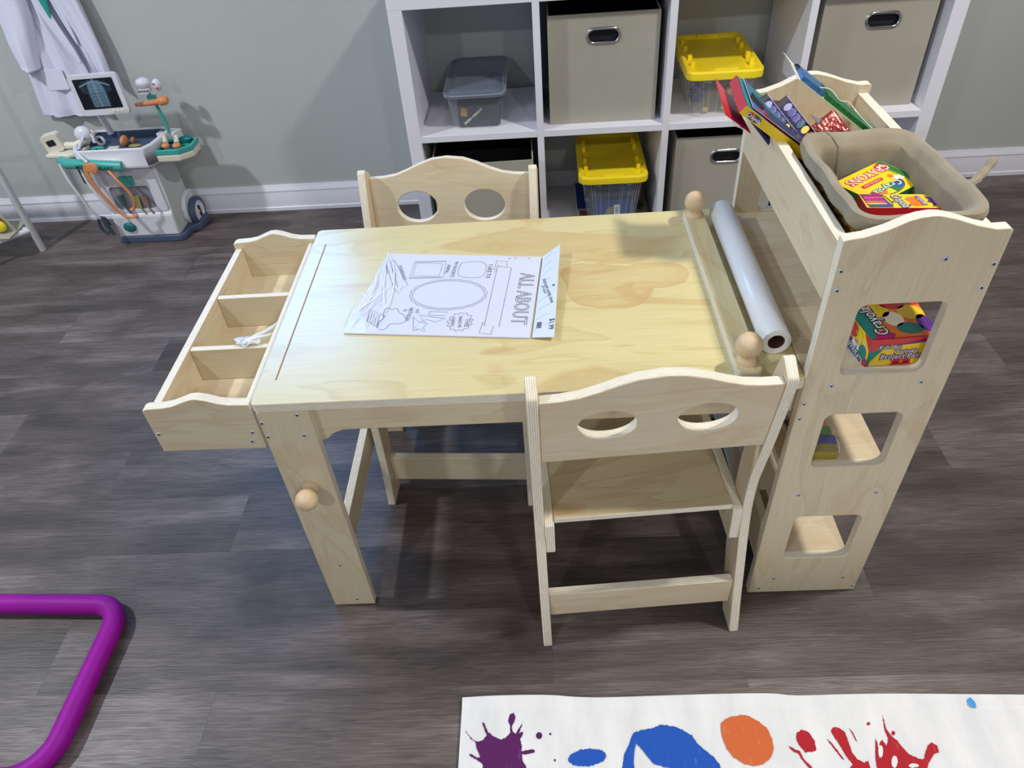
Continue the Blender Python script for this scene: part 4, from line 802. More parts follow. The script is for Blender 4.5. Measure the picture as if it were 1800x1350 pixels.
per = [i for i in range(nx)]+[j*nx+nx-1 for j in range(1,len(vs_))]+[(len(vs_)-1)*nx+i for i in range(nx-2,-1,-1)]+[j*nx for j in range(len(vs_)-2,0,-1)]
k = len(V); b.add([V[i] for i in per]+[(V[i][0],V[i][1],0.0005) for i in per], [(i,(i+1)%len(per),(i+1)%len(per)+len(per),i+len(per)) for i in range(len(per))], 0)
def fuzz(pts, amp=.0007):
    o = []
    for (x0,y0),(x1,y1) in zip(pts, pts[1:]+pts[:1]):
        n = max(1,int(math.dist((x0,y0),(x1,y1))/.0022))
        for i in range(n):
            t_ = i/n; o.append((x0+(x1-x0)*t_+random.uniform(-amp,amp)*.6, y0+(y1-y0)*t_+random.uniform(-amp,amp)*1.4))
    return o
def zr(pts, dz):
    return .0105+.0012+dz
for c, pts in SPLATS:
    small = max(p[0] for p in pts)-min(p[0] for p in pts) < .012
    b.flat(pts if small else fuzz(pts), None, 1+rk.index(c), .0122)
for pts in WHOLES: b.flat(fuzz(pts,.0004), None, 0, .0125)
rg_ = b.build('area_rug', [RUGM]+[RD[k_] for k_ in rk], None, T(), smooth=True, org=(1.0,-.7,0))
tag(rg_, 'white plush rug printed with purple, blue, orange and red paint splats', 'rug')

# ================================================================ PURPLE TUBE FRAME
t = thing('tube_frame', 'purple padded metal tube frame lying on the floor at the left', 'frame', T(-.62,-.14,0))
cx0 = Vector((.62,.14,0)); tubep = [(-1.30,.0335),(-.70,.0190),(-.485,.0080)]
import itertools
arc1 = []
def corner(p, a, c, r, n=10):
    p, a, c = Vector(p), Vector(a), Vector(c); d1 = (a-p).normalized(); d2 = (c-p).normalized(); th = d1.angle(d2); dist = r/math.tan(th/2)
    s0 = p+d1*dist; e0 = p+d2*dist; ctr = p+(d1+d2).normalized()*(r/math.sin(th/2)); o = []
    for i in range(n+1):
        v = (s0-ctr).lerp(e0-ctr, i/n).normalized()*r; o.append(tuple(ctr+v))
    return o
A_, B_, C_, D_ = (-1.30,.036,.021), (-.418,.002,.021), (-.424,-.320,.021), (-1.30,-.300,.021)
path = [A_]+corner(B_,A_,C_,.052)+corner(C_,B_,D_,.070)+[D_]
PURP = plain('purple_padded_tube', '#8E108E', 0.5, bump=.15, bscale=300, var=.04, spec=.2)
pth = [(x+.62, y+.14, z) for x,y,z in path]
dense = []
for p,q in zip(pth, pth[1:]):
    n = max(1,int(math.dist(p,q)/.03)); dense += [tuple(p[i]+(q[i]-p[i])*k/n for i in range(3)) for k in range(n)]
dense.append(pth[-1])
MB().tube(dense, .0195, 24).build('padded_tube', PURP, t, sharp=70)

# ================================================================ CUBE ORGANISER ON THE BACK WALL
OX, OY, OD = .0419, 1.2641, .344
t = thing('cube_organizer', 'white open-backed cube storage shelf, two rows of four, standing against the back wall', 'shelf unit', TR(OX,OY,0))
WO, HO, to, ti, cw = 1.469, .765, .038, .019, .334
def obox(name, x0, x1, z0, z1, d0=0.0):
    b = MB(); b.box(x0,x1,d0,OD,z0,z1); return b.build(name, WHITE_L, t, bevel=.0008)
obox('top_board', 0, WO, HO-to, HO); obox('bottom_board', 0, WO, 0, to)
obox('side_panel', 0, to, to, HO-to-.0004); obox('side_panel', WO-to, WO, to, HO-to-.0004)
for i in (1,2,3):
    x = to+cw*i+ti*(i-1); obox('divider', x, x+ti, to, HO-to)
for i in range(4):
    x = to+(cw+ti)*i; obox('shelf_board', x, x+cw, .372, .391, .0006)
def cellx(i): return OX+to+(cw+ti)*i
FAB, nt, bs = newmat('taupe_bin_fabric')
tc = N(nt,'ShaderNodeTexCoord'); wv = N(nt,'ShaderNodeTexNoise', i_Scale=900.0, i_Detail=2.0); L(nt,tc.outputs['Object'],wv.inputs['Vector'])
n2 = N(nt,'ShaderNodeTexNoise', i_Scale=6.0, i_Detail=3.0); L(nt,tc.outputs['Object'],n2.inputs['Vector'])
r_ = ramp(nt,[(0.3,lin('#A4A094')),(0.7,lin('#ADA99D'))]); L(nt,n2.outputs[0],r_.inputs[0]); L(nt,r_.outputs[0],bs.inputs['Base Color']); bs.inputs['Roughness'].default_value=.85
bp = N(nt,'ShaderNodeBump', i_Strength=0.3, i_Distance=0.0006); L(nt,wv.outputs[0],bp.inputs['Height']); L(nt,bp.outputs[0],bs.inputs['Normal'])
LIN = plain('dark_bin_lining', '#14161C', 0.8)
def stadium(cx, cy, w_, h_, n=8):
    r = h_/2; o = []
    for k in range(n+1): a = -PI/2+PI*k/n; o.append((cx+w_/2-r+r*math.cos(a), cy+r*math.sin(a)))
    for k in range(n+1): a = PI/2+PI*k/n; o.append((cx-w_/2+r+r*math.cos(a), cy+r*math.sin(a)))
    return o
def fbin(x0, y0, z0, wd, ht, label, rz=0.0, dp=.285, hx=None, hz=None):
    t = thing('fabric_bin', label, 'storage bin', TR(x0+wd/2,y0,z0) @ RZ(rz), 'fabric bins in the cube shelf')
    hx = wd/2 if hx is None else hx; hz = ht*.80 if hz is None else hz
    b = MB(); hole = stadium(hx-wd/2, hz, .084, .034)
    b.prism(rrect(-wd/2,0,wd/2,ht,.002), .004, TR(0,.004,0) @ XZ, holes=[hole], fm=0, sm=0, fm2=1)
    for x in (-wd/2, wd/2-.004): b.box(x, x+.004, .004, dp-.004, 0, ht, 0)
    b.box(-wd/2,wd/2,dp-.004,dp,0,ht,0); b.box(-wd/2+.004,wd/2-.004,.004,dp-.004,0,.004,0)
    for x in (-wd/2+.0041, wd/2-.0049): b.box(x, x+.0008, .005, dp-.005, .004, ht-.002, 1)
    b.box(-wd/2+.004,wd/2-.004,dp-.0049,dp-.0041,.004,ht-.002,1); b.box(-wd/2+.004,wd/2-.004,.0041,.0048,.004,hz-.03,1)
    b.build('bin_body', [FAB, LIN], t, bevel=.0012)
    b = MB(); o = stadium(hx-wd/2, hz, .094, .044, 10); i_ = stadium(hx-wd/2, hz, .078, .028, 10); n = len(o)
    V = []; 
    for (ox,oz),(ix,iz) in zip(o,i_):
        V += [(ox,-.0003,oz),((ox*.7+ix*.3),-.0034,(oz*.7+iz*.3)),((ox*.3+ix*.7),-.0034,(oz*.3+iz*.7)),(ix,-.0008,iz),(ix,.006,iz)]
    F = [(5*a+k, 5*((a+1)%n)+k, 5*((a+1)%n)+k+1, 5*a+k+1) for a in range(n) for k in range(4)]
    b.add(V, [tuple(reversed(f)) for f in F]); b.build('grommet_handle', CHROME, t, sharp=60)
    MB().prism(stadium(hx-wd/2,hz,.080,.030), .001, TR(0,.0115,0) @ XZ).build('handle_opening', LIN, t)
    return t
fbin(cellx(1)+.019, 1.302, .391, .297, .290, 'taupe fabric bin with chrome handle in the top row, second cube from the left', hz=.234)
fbin(cellx(0)+.024, 1.222, .038, .296, .285, 'taupe fabric bin with open black lining behind the backrest of the far chair', rz=.03, hz=.23)
fbin(cellx(2)+.028, 1.288, .038, .297, .298, 'taupe fabric bin directly below the upper yellow-lidded tote', hz=.237)
fbin(cellx(3)+.029, 1.308, .391, .290, .290, 'taupe fabric bin with chrome handle in the top row at the far right', hz=.228, hx=.158)
# clear totes
CLR, nt, bs = newmat('clear_plastic'); bs.inputs['Base Color'].default_value=(.82,.86,.92,1); bs.inputs['Roughness'].default_value=.12; bs.inputs['Alpha'].default_value=.15; bs.inputs['Specular IOR Level'].default_value=.8
RIB = plain('clear_plastic_rib', '#C8CEDA', 0.2, alpha=.4)
LIDY = plain('yellow_plastic_lid', '#FFE224', 0.42, coat=.15, var=.03)
def tub(b, wb, db, wt, dt_, h, r=.02, mi=0, flare=1.0, n=44):
    b.grid(lambda u,v: (lambda k: rr_c(wb/2+(wt-wb)/2*k, db/2+(dt_-db)/2*k, r, u)+(h*v,))(v**flare), n, 10, mi, None, closed_u=True)
    b.flat([rr_c(wb/2,db/2,r,i/n) for i in range(n)], None, mi, .0008)
def rr_c(hx, hy, r, u): return rr(hx, hy, r, u)
def tote(x, y, z, label, hh):
    t = thing('storage_tote', label, 'storage tote', TR(x,y,z), 'clear totes with yellow lids')
    wb, db, wt, dt_ = .150, .262, .186, .300; b = MB(); tub(b, wb, db, wt, dt_, hh); b.build('tub', CLR, t)
    b = MB()
    for s_ in (-1,):
        for u_ in (-.36,-.31,-.07,.12,.16,.36,.40,-.22,.27):
            x0, x1 = wb*u_*.98, wt*u_*1.02; b.tube([(x0,-db/2-.0008,.006),(x1,-dt_/2-.0008,hh-.004)], .0009, 6)
    for s_ in (-1,1):
        for k in range(6):
            y0 = -.105+.042*k; b.tube([(s_*wb/2,y0*.9,.006),(s_*wt/2,y0,hh-.004)], .0011, 6)
    for u_ in (-.24,.26): b.box(wt*u_-.010, wt*u_+.010, -dt_/2-.004, -dt_/2, hh-.022, hh-.008)
    b.build('rib', RIB, t)
    b = MB(); wl, dl = .208, .326; n = 48
    pf_ = [(-.004,-.001,0),(0,0,0),(.0,.018,0),(-.003,.0225,0),(-.012,.0225,0),(-.0165,.019,0),(-.022,.012,0)]
    V=[]; 
    for o, zz, _ in pf_:
        for i in range(n): V.append(rr(wl/2+o, dl/2+o, .026+o*.5, i/n)+(hh-.012+zz,))
    F = [(j*n+i, j*n+(i+1)%n, (j+1)*n+(i+1)%n, (j+1)*n+i) for j in range(len(pf_)-1) for i in range(n)]+[tuple((len(pf_)-1)*n+i for i in range(n))]
    b.add(V, F)
    for s_ in (-1,1):                       # stacking lugs
        for y0 in (-.090,-.040,.045,.095):
            b.box(min(s_*(wl/2-.018),s_*(wl/2-.030)), max(s_*(wl/2-.018),s_*(wl/2-.030)), y0-.008, y0+.008, hh, hh+.017)
    for s_ in (-1,1): b.box(-.030,.034, s_*(dl/2-.018)-.004, s_*(dl/2-.018)+.004, hh, hh+.0125)
    for k in range(-4,5):                   # diamond texture
        b.stroke([(max(-.078,k*.036-.10),-.13),(min(.078,k*.036+.10),.13)] if False else [(k*.018-.03,-.128),(k*.018+.03,.128)] if abs(k)<3 else [(k*.018,-.128),(k*.018,.128)], .0012, None, 0, hh+.0006)
    b.build('lid', LIDY, t, bevel=.0012); return t
G = .0
tote(.928, 1.425, .392, 'clear tote with yellow lid in the top row of the cube shelf', .125)
# flat game box under the lower tote
t = thing('game_box', 'flat white and blue picture box under the lower yellow-lidded tote', 'game box', TR(.642,1.425,.038))
b = MB(); b.prism(rect(-.112,-.135,.112,.14), .034, None); b.build('box', plain('box_white','#DCDCE4',.4), t, bevel=.001)
b = MB(); Zt = TR(0,0,.0345); b.flat(rect(-.111,-.04,-.06,.139),Zt,0); b.flat(rect(-.105,-.10,-.065,-.05),Zt,1); b.flat(rect(-.085,.01,-.07,.03),Zt,4,.0002); b.build('box_print', [plain('print_royal','#1E3E98',.4),plain('print_red_brown','#8A5A58',.4,var=.4,vscale=120),plain('print_peach','#B89C90',.4),plain('print_leaf','#4A6A34',.5),WHITE], t, smooth=False); b = MB(); b.flat(rect(.06,-.10,.111,.139),Zt,2); b.flat([(.075,-.05),(.09,-.07),(.105,-.03),(.095,.0),(.08,-.01)],Zt,3,.0003)
b.build('box_print', [plain('print_royal','#1E3E98',.4),plain('print_red_brown','#8A5A58',.4,var=.4,vscale=120),plain('print_peach','#B89C90',.4),plain('print_leaf','#4A6A34',.5),WHITE], t, smooth=False)
tote(.636, 1.432, .0728, 'clear tote with yellow lid in the bottom row of the cube shelf', .152)
t = thing('barcode_sticker', 'small white barcode sticker on a blue card inside the lower yellow-lidded tote', 'label', TR(.636,1.3035,.0745))
b = MB(); b.prism(rect(-.055,0,.06,.068), .001, TR(0,.004,0) @ XZ); b.build('blue_card', plain('deep_blue_card','#2A4A8C',.4), t)
b = MB(); MX = TR(0,.0028,0) @ XZ; b.flat(rect(.006,.016,.024,.050), MX, 0); b.flat([(-.022,.018),(.002,.020),(.004,.044),(-.014,.040)], MX, 1)
for k in range(7): b.stroke([(.010,.021+.0035*k),(.020,.021+.0035*k)], .0018 if k%2 else .001, MX, 2, .0003)
b.build('sticker', [WHITE, plain('olive_print','#8A8A58',.5), INK], t, smooth=False)
MB().box(-.062,.066,.016,.20,.0,.105).build('contents', plain('blue_grey_pieces','#5A6E8A',.6,var=.35,vscale=30), t)
for (x,y,z,r,c,lb) in ((.955,1.318,.394,.020,'#D8CC60','pale yellow toy piece at the front of the upper tote'),(.893,1.325,.394,.010,'#C8B878','small gold ball at the bottom of the upper tote'),(.880,1.40,.394,.026,'#5A5A88','dark blue toy piece inside the upper tote'),(.972,1.39,.394,.024,'#A87A98','mauve toy piece inside the upper tote')):
    b = MB(); V = []
    if r == .010: b.ball((0,0,r), r)
    else:
        b.prism([(r*(1 if k%2 else .72)*math.cos(PI*k/8), r*(1 if k%2 else .72)*math.sin(PI*k/8)) for k in range(16)], .012, TR(0,.006,r) @ XZ, holes=[ell(0,0,r*.3,r*.3,12)]); b.box(-.006,.006,-.004,.004,r,r+.048)
    o = b.build('toy_piece', plain('toy_'+c[1:], c, .4), None, TR(x,y,z), bevel=.001); tag(o, lb, 'toy')
# clear shoe box with grey-clear lid
t = thing('clear_box', 'clear plastic box with a smoky grey lid in the top left cube', 'storage box', TR(.2420,1.4345,.392))
b = MB(); tub(b, .132, .258, .158, .288, .098, r=.018, flare=.55); b.build('tub', CLR, t)
LIDC = plain('smoky_clear_lid', '#747C8E', 0.3, alpha=.8); b = MB(); n=48
pf_ = [(-.003,-.002),(0,0),(.0,.008),(-.003,.0105),(-.010,.0105),(-.013,.0085),(-.017,.0115),(-.030,.013)]; V=[]
for o, zz in pf_:
    for i in range(n): V.append(rr(.0870+o, .157+o, .024+o*.4, i/n)+(.096+zz,))
b.add(V, [(j*n+i, j*n+(i+1)%n, (j+1)*n+(i+1)%n, (j+1)*n+i) for j in range(len(pf_)-1) for i in range(n)]+[tuple((len(pf_)-1)*n+i for i in range(n))]); b.build('lid', LIDC, t)
b = MB(); b.tube([rr(.0872,.157,.024,i/40)+(.1035,) for i in range(40)], .0018, 6, closed=True); b.build('lid_rim', RIB, t)
t = thing('felt_pile', 'dark navy felt pieces filling the clear box in the top left cube', 'craft felt', TR(.2450,1.4345,.3945)); MB().prism(rrect(-.058,-.122,.062,.118,.01), .068, None).build('felt', plain('navy_felt','#1E2636',.85), t, bevel=.006)
t = thing('wooden_stick', 'pale wooden stick leaning inside the front of the clear box', 'craft stick', TR(.228,1.3105,.400)); MB().tube([(-.022,0,.004),(-.004,0,.018)], .0035, 8).tube([(.004,0,.024),(.030,0,.046)], .0035, 8).tube([(-.004,.0005,.018),(.004,.0005,.024)], .0018, 6).build('stick', plain('pale_stick','#B8B0A4',.6), t)
t = thing('wooden_block', 'small tan wooden block near the top left corner inside the clear box', 'craft block', TR(.196,1.3125,.425)); MB().prism([(0,.004),(.018,0),(.020,.022),(.004,.026)], .004, XZ).build('block', plain('tan_block','#A8844C',.6), t)

# ================================================================ TOY DOCTOR CART
CX, CY = -.9350, 1.4300
t = thing('toy_medical_cart', "white toy medical cart with a blue-grey base and screen against the wall", 'toy cart', TR(CX,CY,0))
CW = plain('cart_white','#D4D4DE',.35,coat=.15); CS = plain('cart_slate','#46536E',.45); CT = plain('cart_teal','#3FA39A',.35,coat=.15); CCR = plain('cart_cream','#D8D2C2',.4); CB = plain('cart_side_grey','#C2C4C6',.5); COR = plain('toy_orange','#D58A5C',.4); BLK2 = plain('toy_black','#1C1E22',.5)
GREYW = plain('grey_translucent_window','#9A9AA6',.3,alpha=.55)
b = MB()      # base skirt: plan outline widened to the wheels
b.prism([(-.112,-.002),(.104,-.006),(.118,.010),(.124,.055),(.150,.075),(.158,.120),(.150,.150),(-.130,.150),(-.134,.060),(-.120,.045)], .024, None); b.build('base', CS, t, bevel=.004)
b = MB(); b.prism([(-.002,.024),(-.002,.100),(.004,.108),(.010,.112),(.010,.285),(.145,.285),(.145,.024)], .212, basis((-.110,0,0),(0,1,0),(0,0,1),(1,0,0))); b.build('body', [CW], t, bevel=.005)
b = MB(); b.prism(rrect(-.098,.112,.094,.268,.012), .006, TR(0,.0095,0) @ XZ, holes=[rrect(-.078,.124,.060,.206,.014)]); b.build('front_panel', CW, t, bevel=.002)
MB().prism(rrect(-.077,.125,.059,.205,.013), .002, TR(0,.0090,0) @ XZ).build('window', GREYW, t)
MB().prism(rrect(-.025,.212,.020,.243,.004), .010, TR(0,.004,0) @ XZ).build('drawer_pull', CT, t, bevel=.003)
MB().prism([(.002,.026),(.145,.026),(.145,.284),(.02,.284)], .0012, basis((.1021,0,0),(0,1,0),(0,0,1),(1,0,0))).build('side_panel', CB, t)
for s_ in (1,-1):
    x0 = .118 if s_ > 0 else -.140
    wh = thing_ = None
    b = MB(); b.lathe([(.034,0),(.047,0),(.049,.004),(.049,.018),(.047,.022),(.036,.022),(.033,.018),(.006,.020),(.005,.024),(1e-6,.024)], 36, [0,0,0,0,0,1,1,1,1])
    Mw = basis((x0,.118,.049),(0,1,0),(0,0,1),(1,0,0)) if s_ > 0 else basis((x0+.022,.118,.049),(0,-1,0),(0,0,1),(-1,0,0))
    wo = b.build('wheel', [CS, CW], t, Mw); b = MB(); b.prism(rrect(-.004,-.020,.004,.020,.0035), .004, None, z0=.020); b.build('wheel_slot', BLK2, wo)
    b = MB(); b.prism([(.075,.024),(.060,.05),(.062,.085),(.085,.115),(.118,.124),(.150,.118),(.150,.024)], .016, basis((.103 if s_>0 else -.124,0,0),(0,1,0),(0,0,1),(1,0,0))); b.build('wheel_housing', CW, t, bevel=.004)
# top basin
b = MB(); outp = [(-.112,-.030),(.112,-.030),(.132,.0),(.150,.120),(.120,.140),(-.118,.140),(-.140,.02)]
inn = [(x*.90,(y-.055)*.88+.055) for x,y in outp]
b.prism(outp, .006, None, z0=.283); b.prism(outp, .058, None, holes=[inn], z0=.289); b.build('basin', CW, t, bevel=.004)
b = MB(); b.prism([(x*.895,(y-.055)*.875+.055) for x,y in outp], .030, None, z0=.2905)
i2 = [(x*.898,(y-.055)*.878+.055) for x,y in outp]; b.prism(i2, .050, None, holes=[[(x*.97,(y-.055)*.97+.055) for x,y in i2]], z0=.2925); b.build('basin_liner', CS, t)
# screen on a neck
b = MB(); b.tube([(-.060,.125,.340),(-.058,.112,.385),(-.050,.090,.425)], .011, 10); b.build('screen_neck', CW, t)
MS_ = TR(.0040,.050,.490) @ RY(math.radians(-1)) @ RX(math.radians(-3))
b = MB(); b.prism(rrect(-.078,-.060,.078,.062,.014), .016, MS_ @ TR(0,.008,0) @ XZ); mo = b.build('monitor', CW, t, bevel=.004)
SCR, nt, bs = newmat('xray_film'); tc = N(nt,'ShaderNodeUVMap', uv_map='UVMap'); sp = N(nt,'ShaderNodeSeparateXYZ'); L(nt,tc.outputs[0],sp.inputs[0])
bs.inputs['Base Color'].default_value = lin('#0C1420'); bs.inputs['Roughness'].default_value=.2
MB().prism(rrect(-.063,-.040,.063,.050,.003), .0008, MS_ @ TR(0,-.0082,0) @ XZ).build('screen', SCR, mo)
XR = [plain('xray_mid','#5A7488',.35), plain('xray_light','#7E96A8',.35), plain('xray_dark','#22323E',.35), CW]
b = MB(); MQ = MS_ @ TR(0,-.0093,0) @ XZ
b.flat([(-.050,.030),(-.035,.044),(-.008,.046),(-.006,.050),(.008,.050),(.010,.046),(.036,.042),(.052,.026),(.048,.012),(.034,.008),(.030,-.035),(-.028,-.035),(-.030,.006),(-.044,.010)], MQ, 2)
b.flat([(-.018,.044),(.018,.044),(.028,.02),(.026,-.034),(-.024,-.034),(-.024,.018)], MQ, 0, .0002)
for s_ in (-1,1):
    b.stroke([(s_*.004,.040),(s_*.026,.036),(s_*.048,.028)], .0035, MQ, 1, .0004)
    for k in range(6): b.stroke([(s_*.003,.030-k*.010),(s_*.016,.033-k*.010),(s_*.023,.024-k*.010)], .0016, MQ, 1, .0005)
b.stroke([(0,.048),(0,-.034)], .005, MQ, 1, .0004)
for k in range(5): b.stroke([(-.016+k*.008,.010),(-.018+k*.009,-.030)], .0012, MQ, 2, .0007)
b.build('xray_picture', XR, mo, smooth=False)
b = MB(); b.prism(rrect(.008,-.056,.070,-.042,.005), .0015, MS_ @ TR(0,-.0080,0) @ XZ); b.build('button_strip', CCR, mo)
for k in range(3): MB().lathe([(.0045,0),(.0045,.0015),(.003,.002),(1e-6,.002)],12,0,MS_ @ TR(.030+k*.014,-.0094,-.049) @ RX(PI/2)).build('button', CW, mo)
# teal push handle across the front
b = MB(); b.tube([(-.170,-.020,.318),(-.150,-.034,.312),(-.02,-.034,.299),(.028,-.034,.294)], [.013,.0165,.0165,.0165], 18); b.tube([(-.160,.01,.31),(-.155,-.03,.312)], .013, 12); b.build('push_handle', CT, t)
b = MB(); b.text('MEDICAL CART', .017, basis((-.055,-.0512,.300),(1,0,-.10),(.1,0,1),(0,-1,0)), 0, bold=.0002); b.build('handle_lettering', plain('dark_teal_print','#1F5A58',.5), t, smooth=False)
b = MB(); b.prism([(-.225,-.006),(-.150,-.016),(-.110,.0),(-.105,.055),(-.125,.085),(-.215,.070)], .014, None, z0=.318); b.build('side_ledge', CCR, t, bevel=.004)
# right-hand side tray
b = MB(); so = [(.128,-.002),(.205,-.002),(.242,.030),(.240,.092),(.160,.100),(.134,.080)]; si = [(.137,.006),(.201,.006),(.233,.033),(.231,.085),(.163,.091),(.143,.076)]
b.prism(so, .022, None, z0=.285); b.build('side_tray', CCR, t, bevel=.005)
b = MB(); b.prism(so, .016, None, holes=[si], z0=.3075); b.prism(si, .004, None, z0=.3075); b.box(.140,.230,.048,.0505,.3115,.321); b.build('side_tray_liner', CT, t, bevel=.0015)
b = MB(); b.tube([(.146,.100,.340),(.146,.104,.370),(.140,.100,.440),(.130,.098,.480)], [.006,.006,.005,.005], 10); b.box(.124,.150,.092,.104,.435,.462); b.build('tool_post', CT, t)
b = MB(); b.prism([(.100,.10),(.160,.10),(.175,.135),(.11,.14)], .050, None, z0=.290); b.build('rear_block', CW, t, bevel=.004)
b = MB(); b.tube([(-.115,.10,.335),(-.150,.10,.32)], .008, 8); b.tube([(-.165,.06,.315),(-.168,.05,.27),(-.160,.045,.21)],[.007,.012,.014],12); b.build('hanging_probe', BLK2, t)
b = MB(); b.ball((-.060,-.004,.062),(.022,.010,.018)); b.build('bottom_cup', plain('deep_teal','#1F6A70',.4), t)
def cthing(name, label, cat, x, y, z, rz=0): return thing(name, label, cat, TR(CX+x,CY+y,z) @ RZ(rz))
# toy instruments
t = cthing('toy_scanner', 'cream toy scanner with a black grille on the left ledge of the cart', 'toy', -.185, .030, .3330, .12)
b = MB(); b.prism(rrect(-.036,0,.020,.056,.010), .030, TR(0,.012,0) @ XZ @ RZ(.18)); b.build('head', CCR, t, bevel=.006)
b = MB(); b.tube([(.012,-.002,.012),(.050,-.004,.010),(.095,.010,.022),(.110,.022,.040)], [.012,.011,.012,.010], 14); b.build('grip', CCR, t)
b = MB(); b.prism(rrect(-.022,.022,.004,.040,.002), .002, TR(0,-.0175,0) @ XZ @ RZ(.18)); 
for k in range(3): b.stroke([(-.020,.026+.005*k),(.002,.026+.005*k)], .001, TR(0,-.0198,0) @ XZ @ RZ(.18))
b.build('grille', BLK2, t)
t = cthing('toy_ear_scope', 'white rounded toy scope head standing on the cart beside the scanner', 'toy', -.105, .050, .3360)
b = MB(); b.ball((0,0,.034),(.028,.020,.026),0); b.tube([(.0,.0,.004),(0,0,.03)],.010,10); b.tube([(.018,0,.040),(.030,-.006,.026),(.030,-.010,.008)],.005,8); b.build('scope', CW, t)
t = cthing('toy_cable', 'white toy cable looping down the left of the cart to a dark clamp', 'toy cable', -.150, -.030, 0)
b = MB(); b.tube(smooth_curve([(.055,.060,.370),(.038,.034,.340),(.034,.006,.300),(.046,-.010,.24),(.070,-.012,.17),(.082,.0,.13)],6), .0048, 8)
b.tube(smooth_curve([(-.018,-.008,.315),(-.010,-.016,.26),(.002,-.016,.20),(.010,-.010,.150),(.022,.0,.112)],6), .0048, 8)
b.tube(smooth_curve([(.038,.010,.345),(.062,-.010,.335),(.080,-.018,.318)],5), .0048, 8); b.build('cable', CW, t)
b = MB(); b.tube([(.022+.018*math.cos(a*.4),.004,.085+.030*math.sin(a*.4)) for a in range(13)], .0055, 8); b.tube([(.030,-.002,.118),(.036,-.004,.080),(.044,-.002,.052)], [.008,.007,.006], 8); b.build('clamp', plain('dark_slate_clamp','#3A4650',.4), t)
t = cthing('toy_stethoscope', 'orange toy stethoscope hanging over the teal front handle of the cart', 'toy stethoscope', -.040, -.056, 0)
b = MB(); b.tube(smooth_curve([(-.036,.0,.318),(-.042,-.006,.285),(-.032,-.006,.235),(-.008,-.004,.170),(.018,.0,.130),(.048,.006,.126)],7), .0046, 10)
b.tube(smooth_curve([(.020,.014,.290),(.044,-.002,.262),(.064,-.002,.220),(.070,.0,.185),(.060,.004,.165),(.048,.006,.150)],7), .0046, 10)
b.tube(smooth_curve([(-.030,.0,.318),(-.034,-.010,.280),(-.020,-.010,.220),(.004,-.006,.160)],7), .0036, 8); b.build('tubing', COR, t)
b = MB(); b.lathe([(1e-6,0),(.018,0),(.019,.004),(.016,.009),(.006,.011),(1e-6,.011)], 24, 0, TR(-.012,-.006,.306) @ RX(PI/2)); b.build('chest_piece', COR, t); MB().ball((.050,.004,.128),(.007,.006,.008)).build('ear_tip', COR, t); MB().ball((.048,.004,.152),(.007,.006,.007)).build('ear_tip', COR, t)
t = cthing('toy_teeth_model', 'white toy teeth and eye model held above the cart on its teal post', 'toy', .132, .096, .480)
b = MB(); b.ball((-.004,0,.022),(.024,.020,.016)); b.ball((.038,0,.014),(.015,.013,.018)); b.prism(rrect(-.020,-.006,.014,.008,.004), .024, TR(0,.004,0) @ XZ); b.build('model', CW, t)
b = MB(); b.stroke([(-.018+.034*i/8,-.006+(.006 if i%2 else 0)) for i in range(9)], .0035, TR(0,-.0215,.006) @ XZ); b.build('teeth_gap', plain('tooth_brown','#5A4A34',.6), t)
b = MB(); b.flat(ell(.034,.020,.004,.003,10), TR(0,-.0135,0) @ XZ); b.flat(ell(.042,.007,.004,.003,10), TR(0,-.0135,0) @ XZ); b.build('red_dots', plain('dot_red','#B03A4A',.5), t)
t = cthing('toy_otoscope', 'orange toy scope lying across the top of the teal post', 'toy', .100, .090, .434)
b = MB(); b.tube([(-.020,0,.004),(.0,0,.005),(.022,0,.007),(.024,0,.007),(.056,0,.010),(.064,0,.011),(.080,0,.013),(.088,0,.013)], [.005,.0065,.0075,.0085,.0095,.014,.014,.009], 16); b.build('scope', COR, t)
for k, (x, y, a, lb) in enumerate(((.158,.030,.35,'white toy syringe with an orange bulb, left of two in the teal side tray'),(.196,.026,.25,'white toy syringe with an orange bulb, right of two in the teal side tray'))):
    t = cthing('toy_syringe', lb, 'toy', x, y, .3200, a); b = MB(); b.tube([(0,.036,.022),(0,.006,.010)], [.006,.009], 12); b.build('barrel', CCR, t); b = MB(); b.ball((0,-.006,.008),(.013,.011,.009)); b.build('bulb', COR, t)
t = cthing('toy_cup', 'small dark teal toy cup at the back of the side tray', 'toy', .205, .072, .3125); MB().lathe([(.016,0),(.020,.018),(.021,.018),(.018,.002),(1e-6,.002)], 20).build('cup', plain('cup_teal','#1C7880',.35), t)
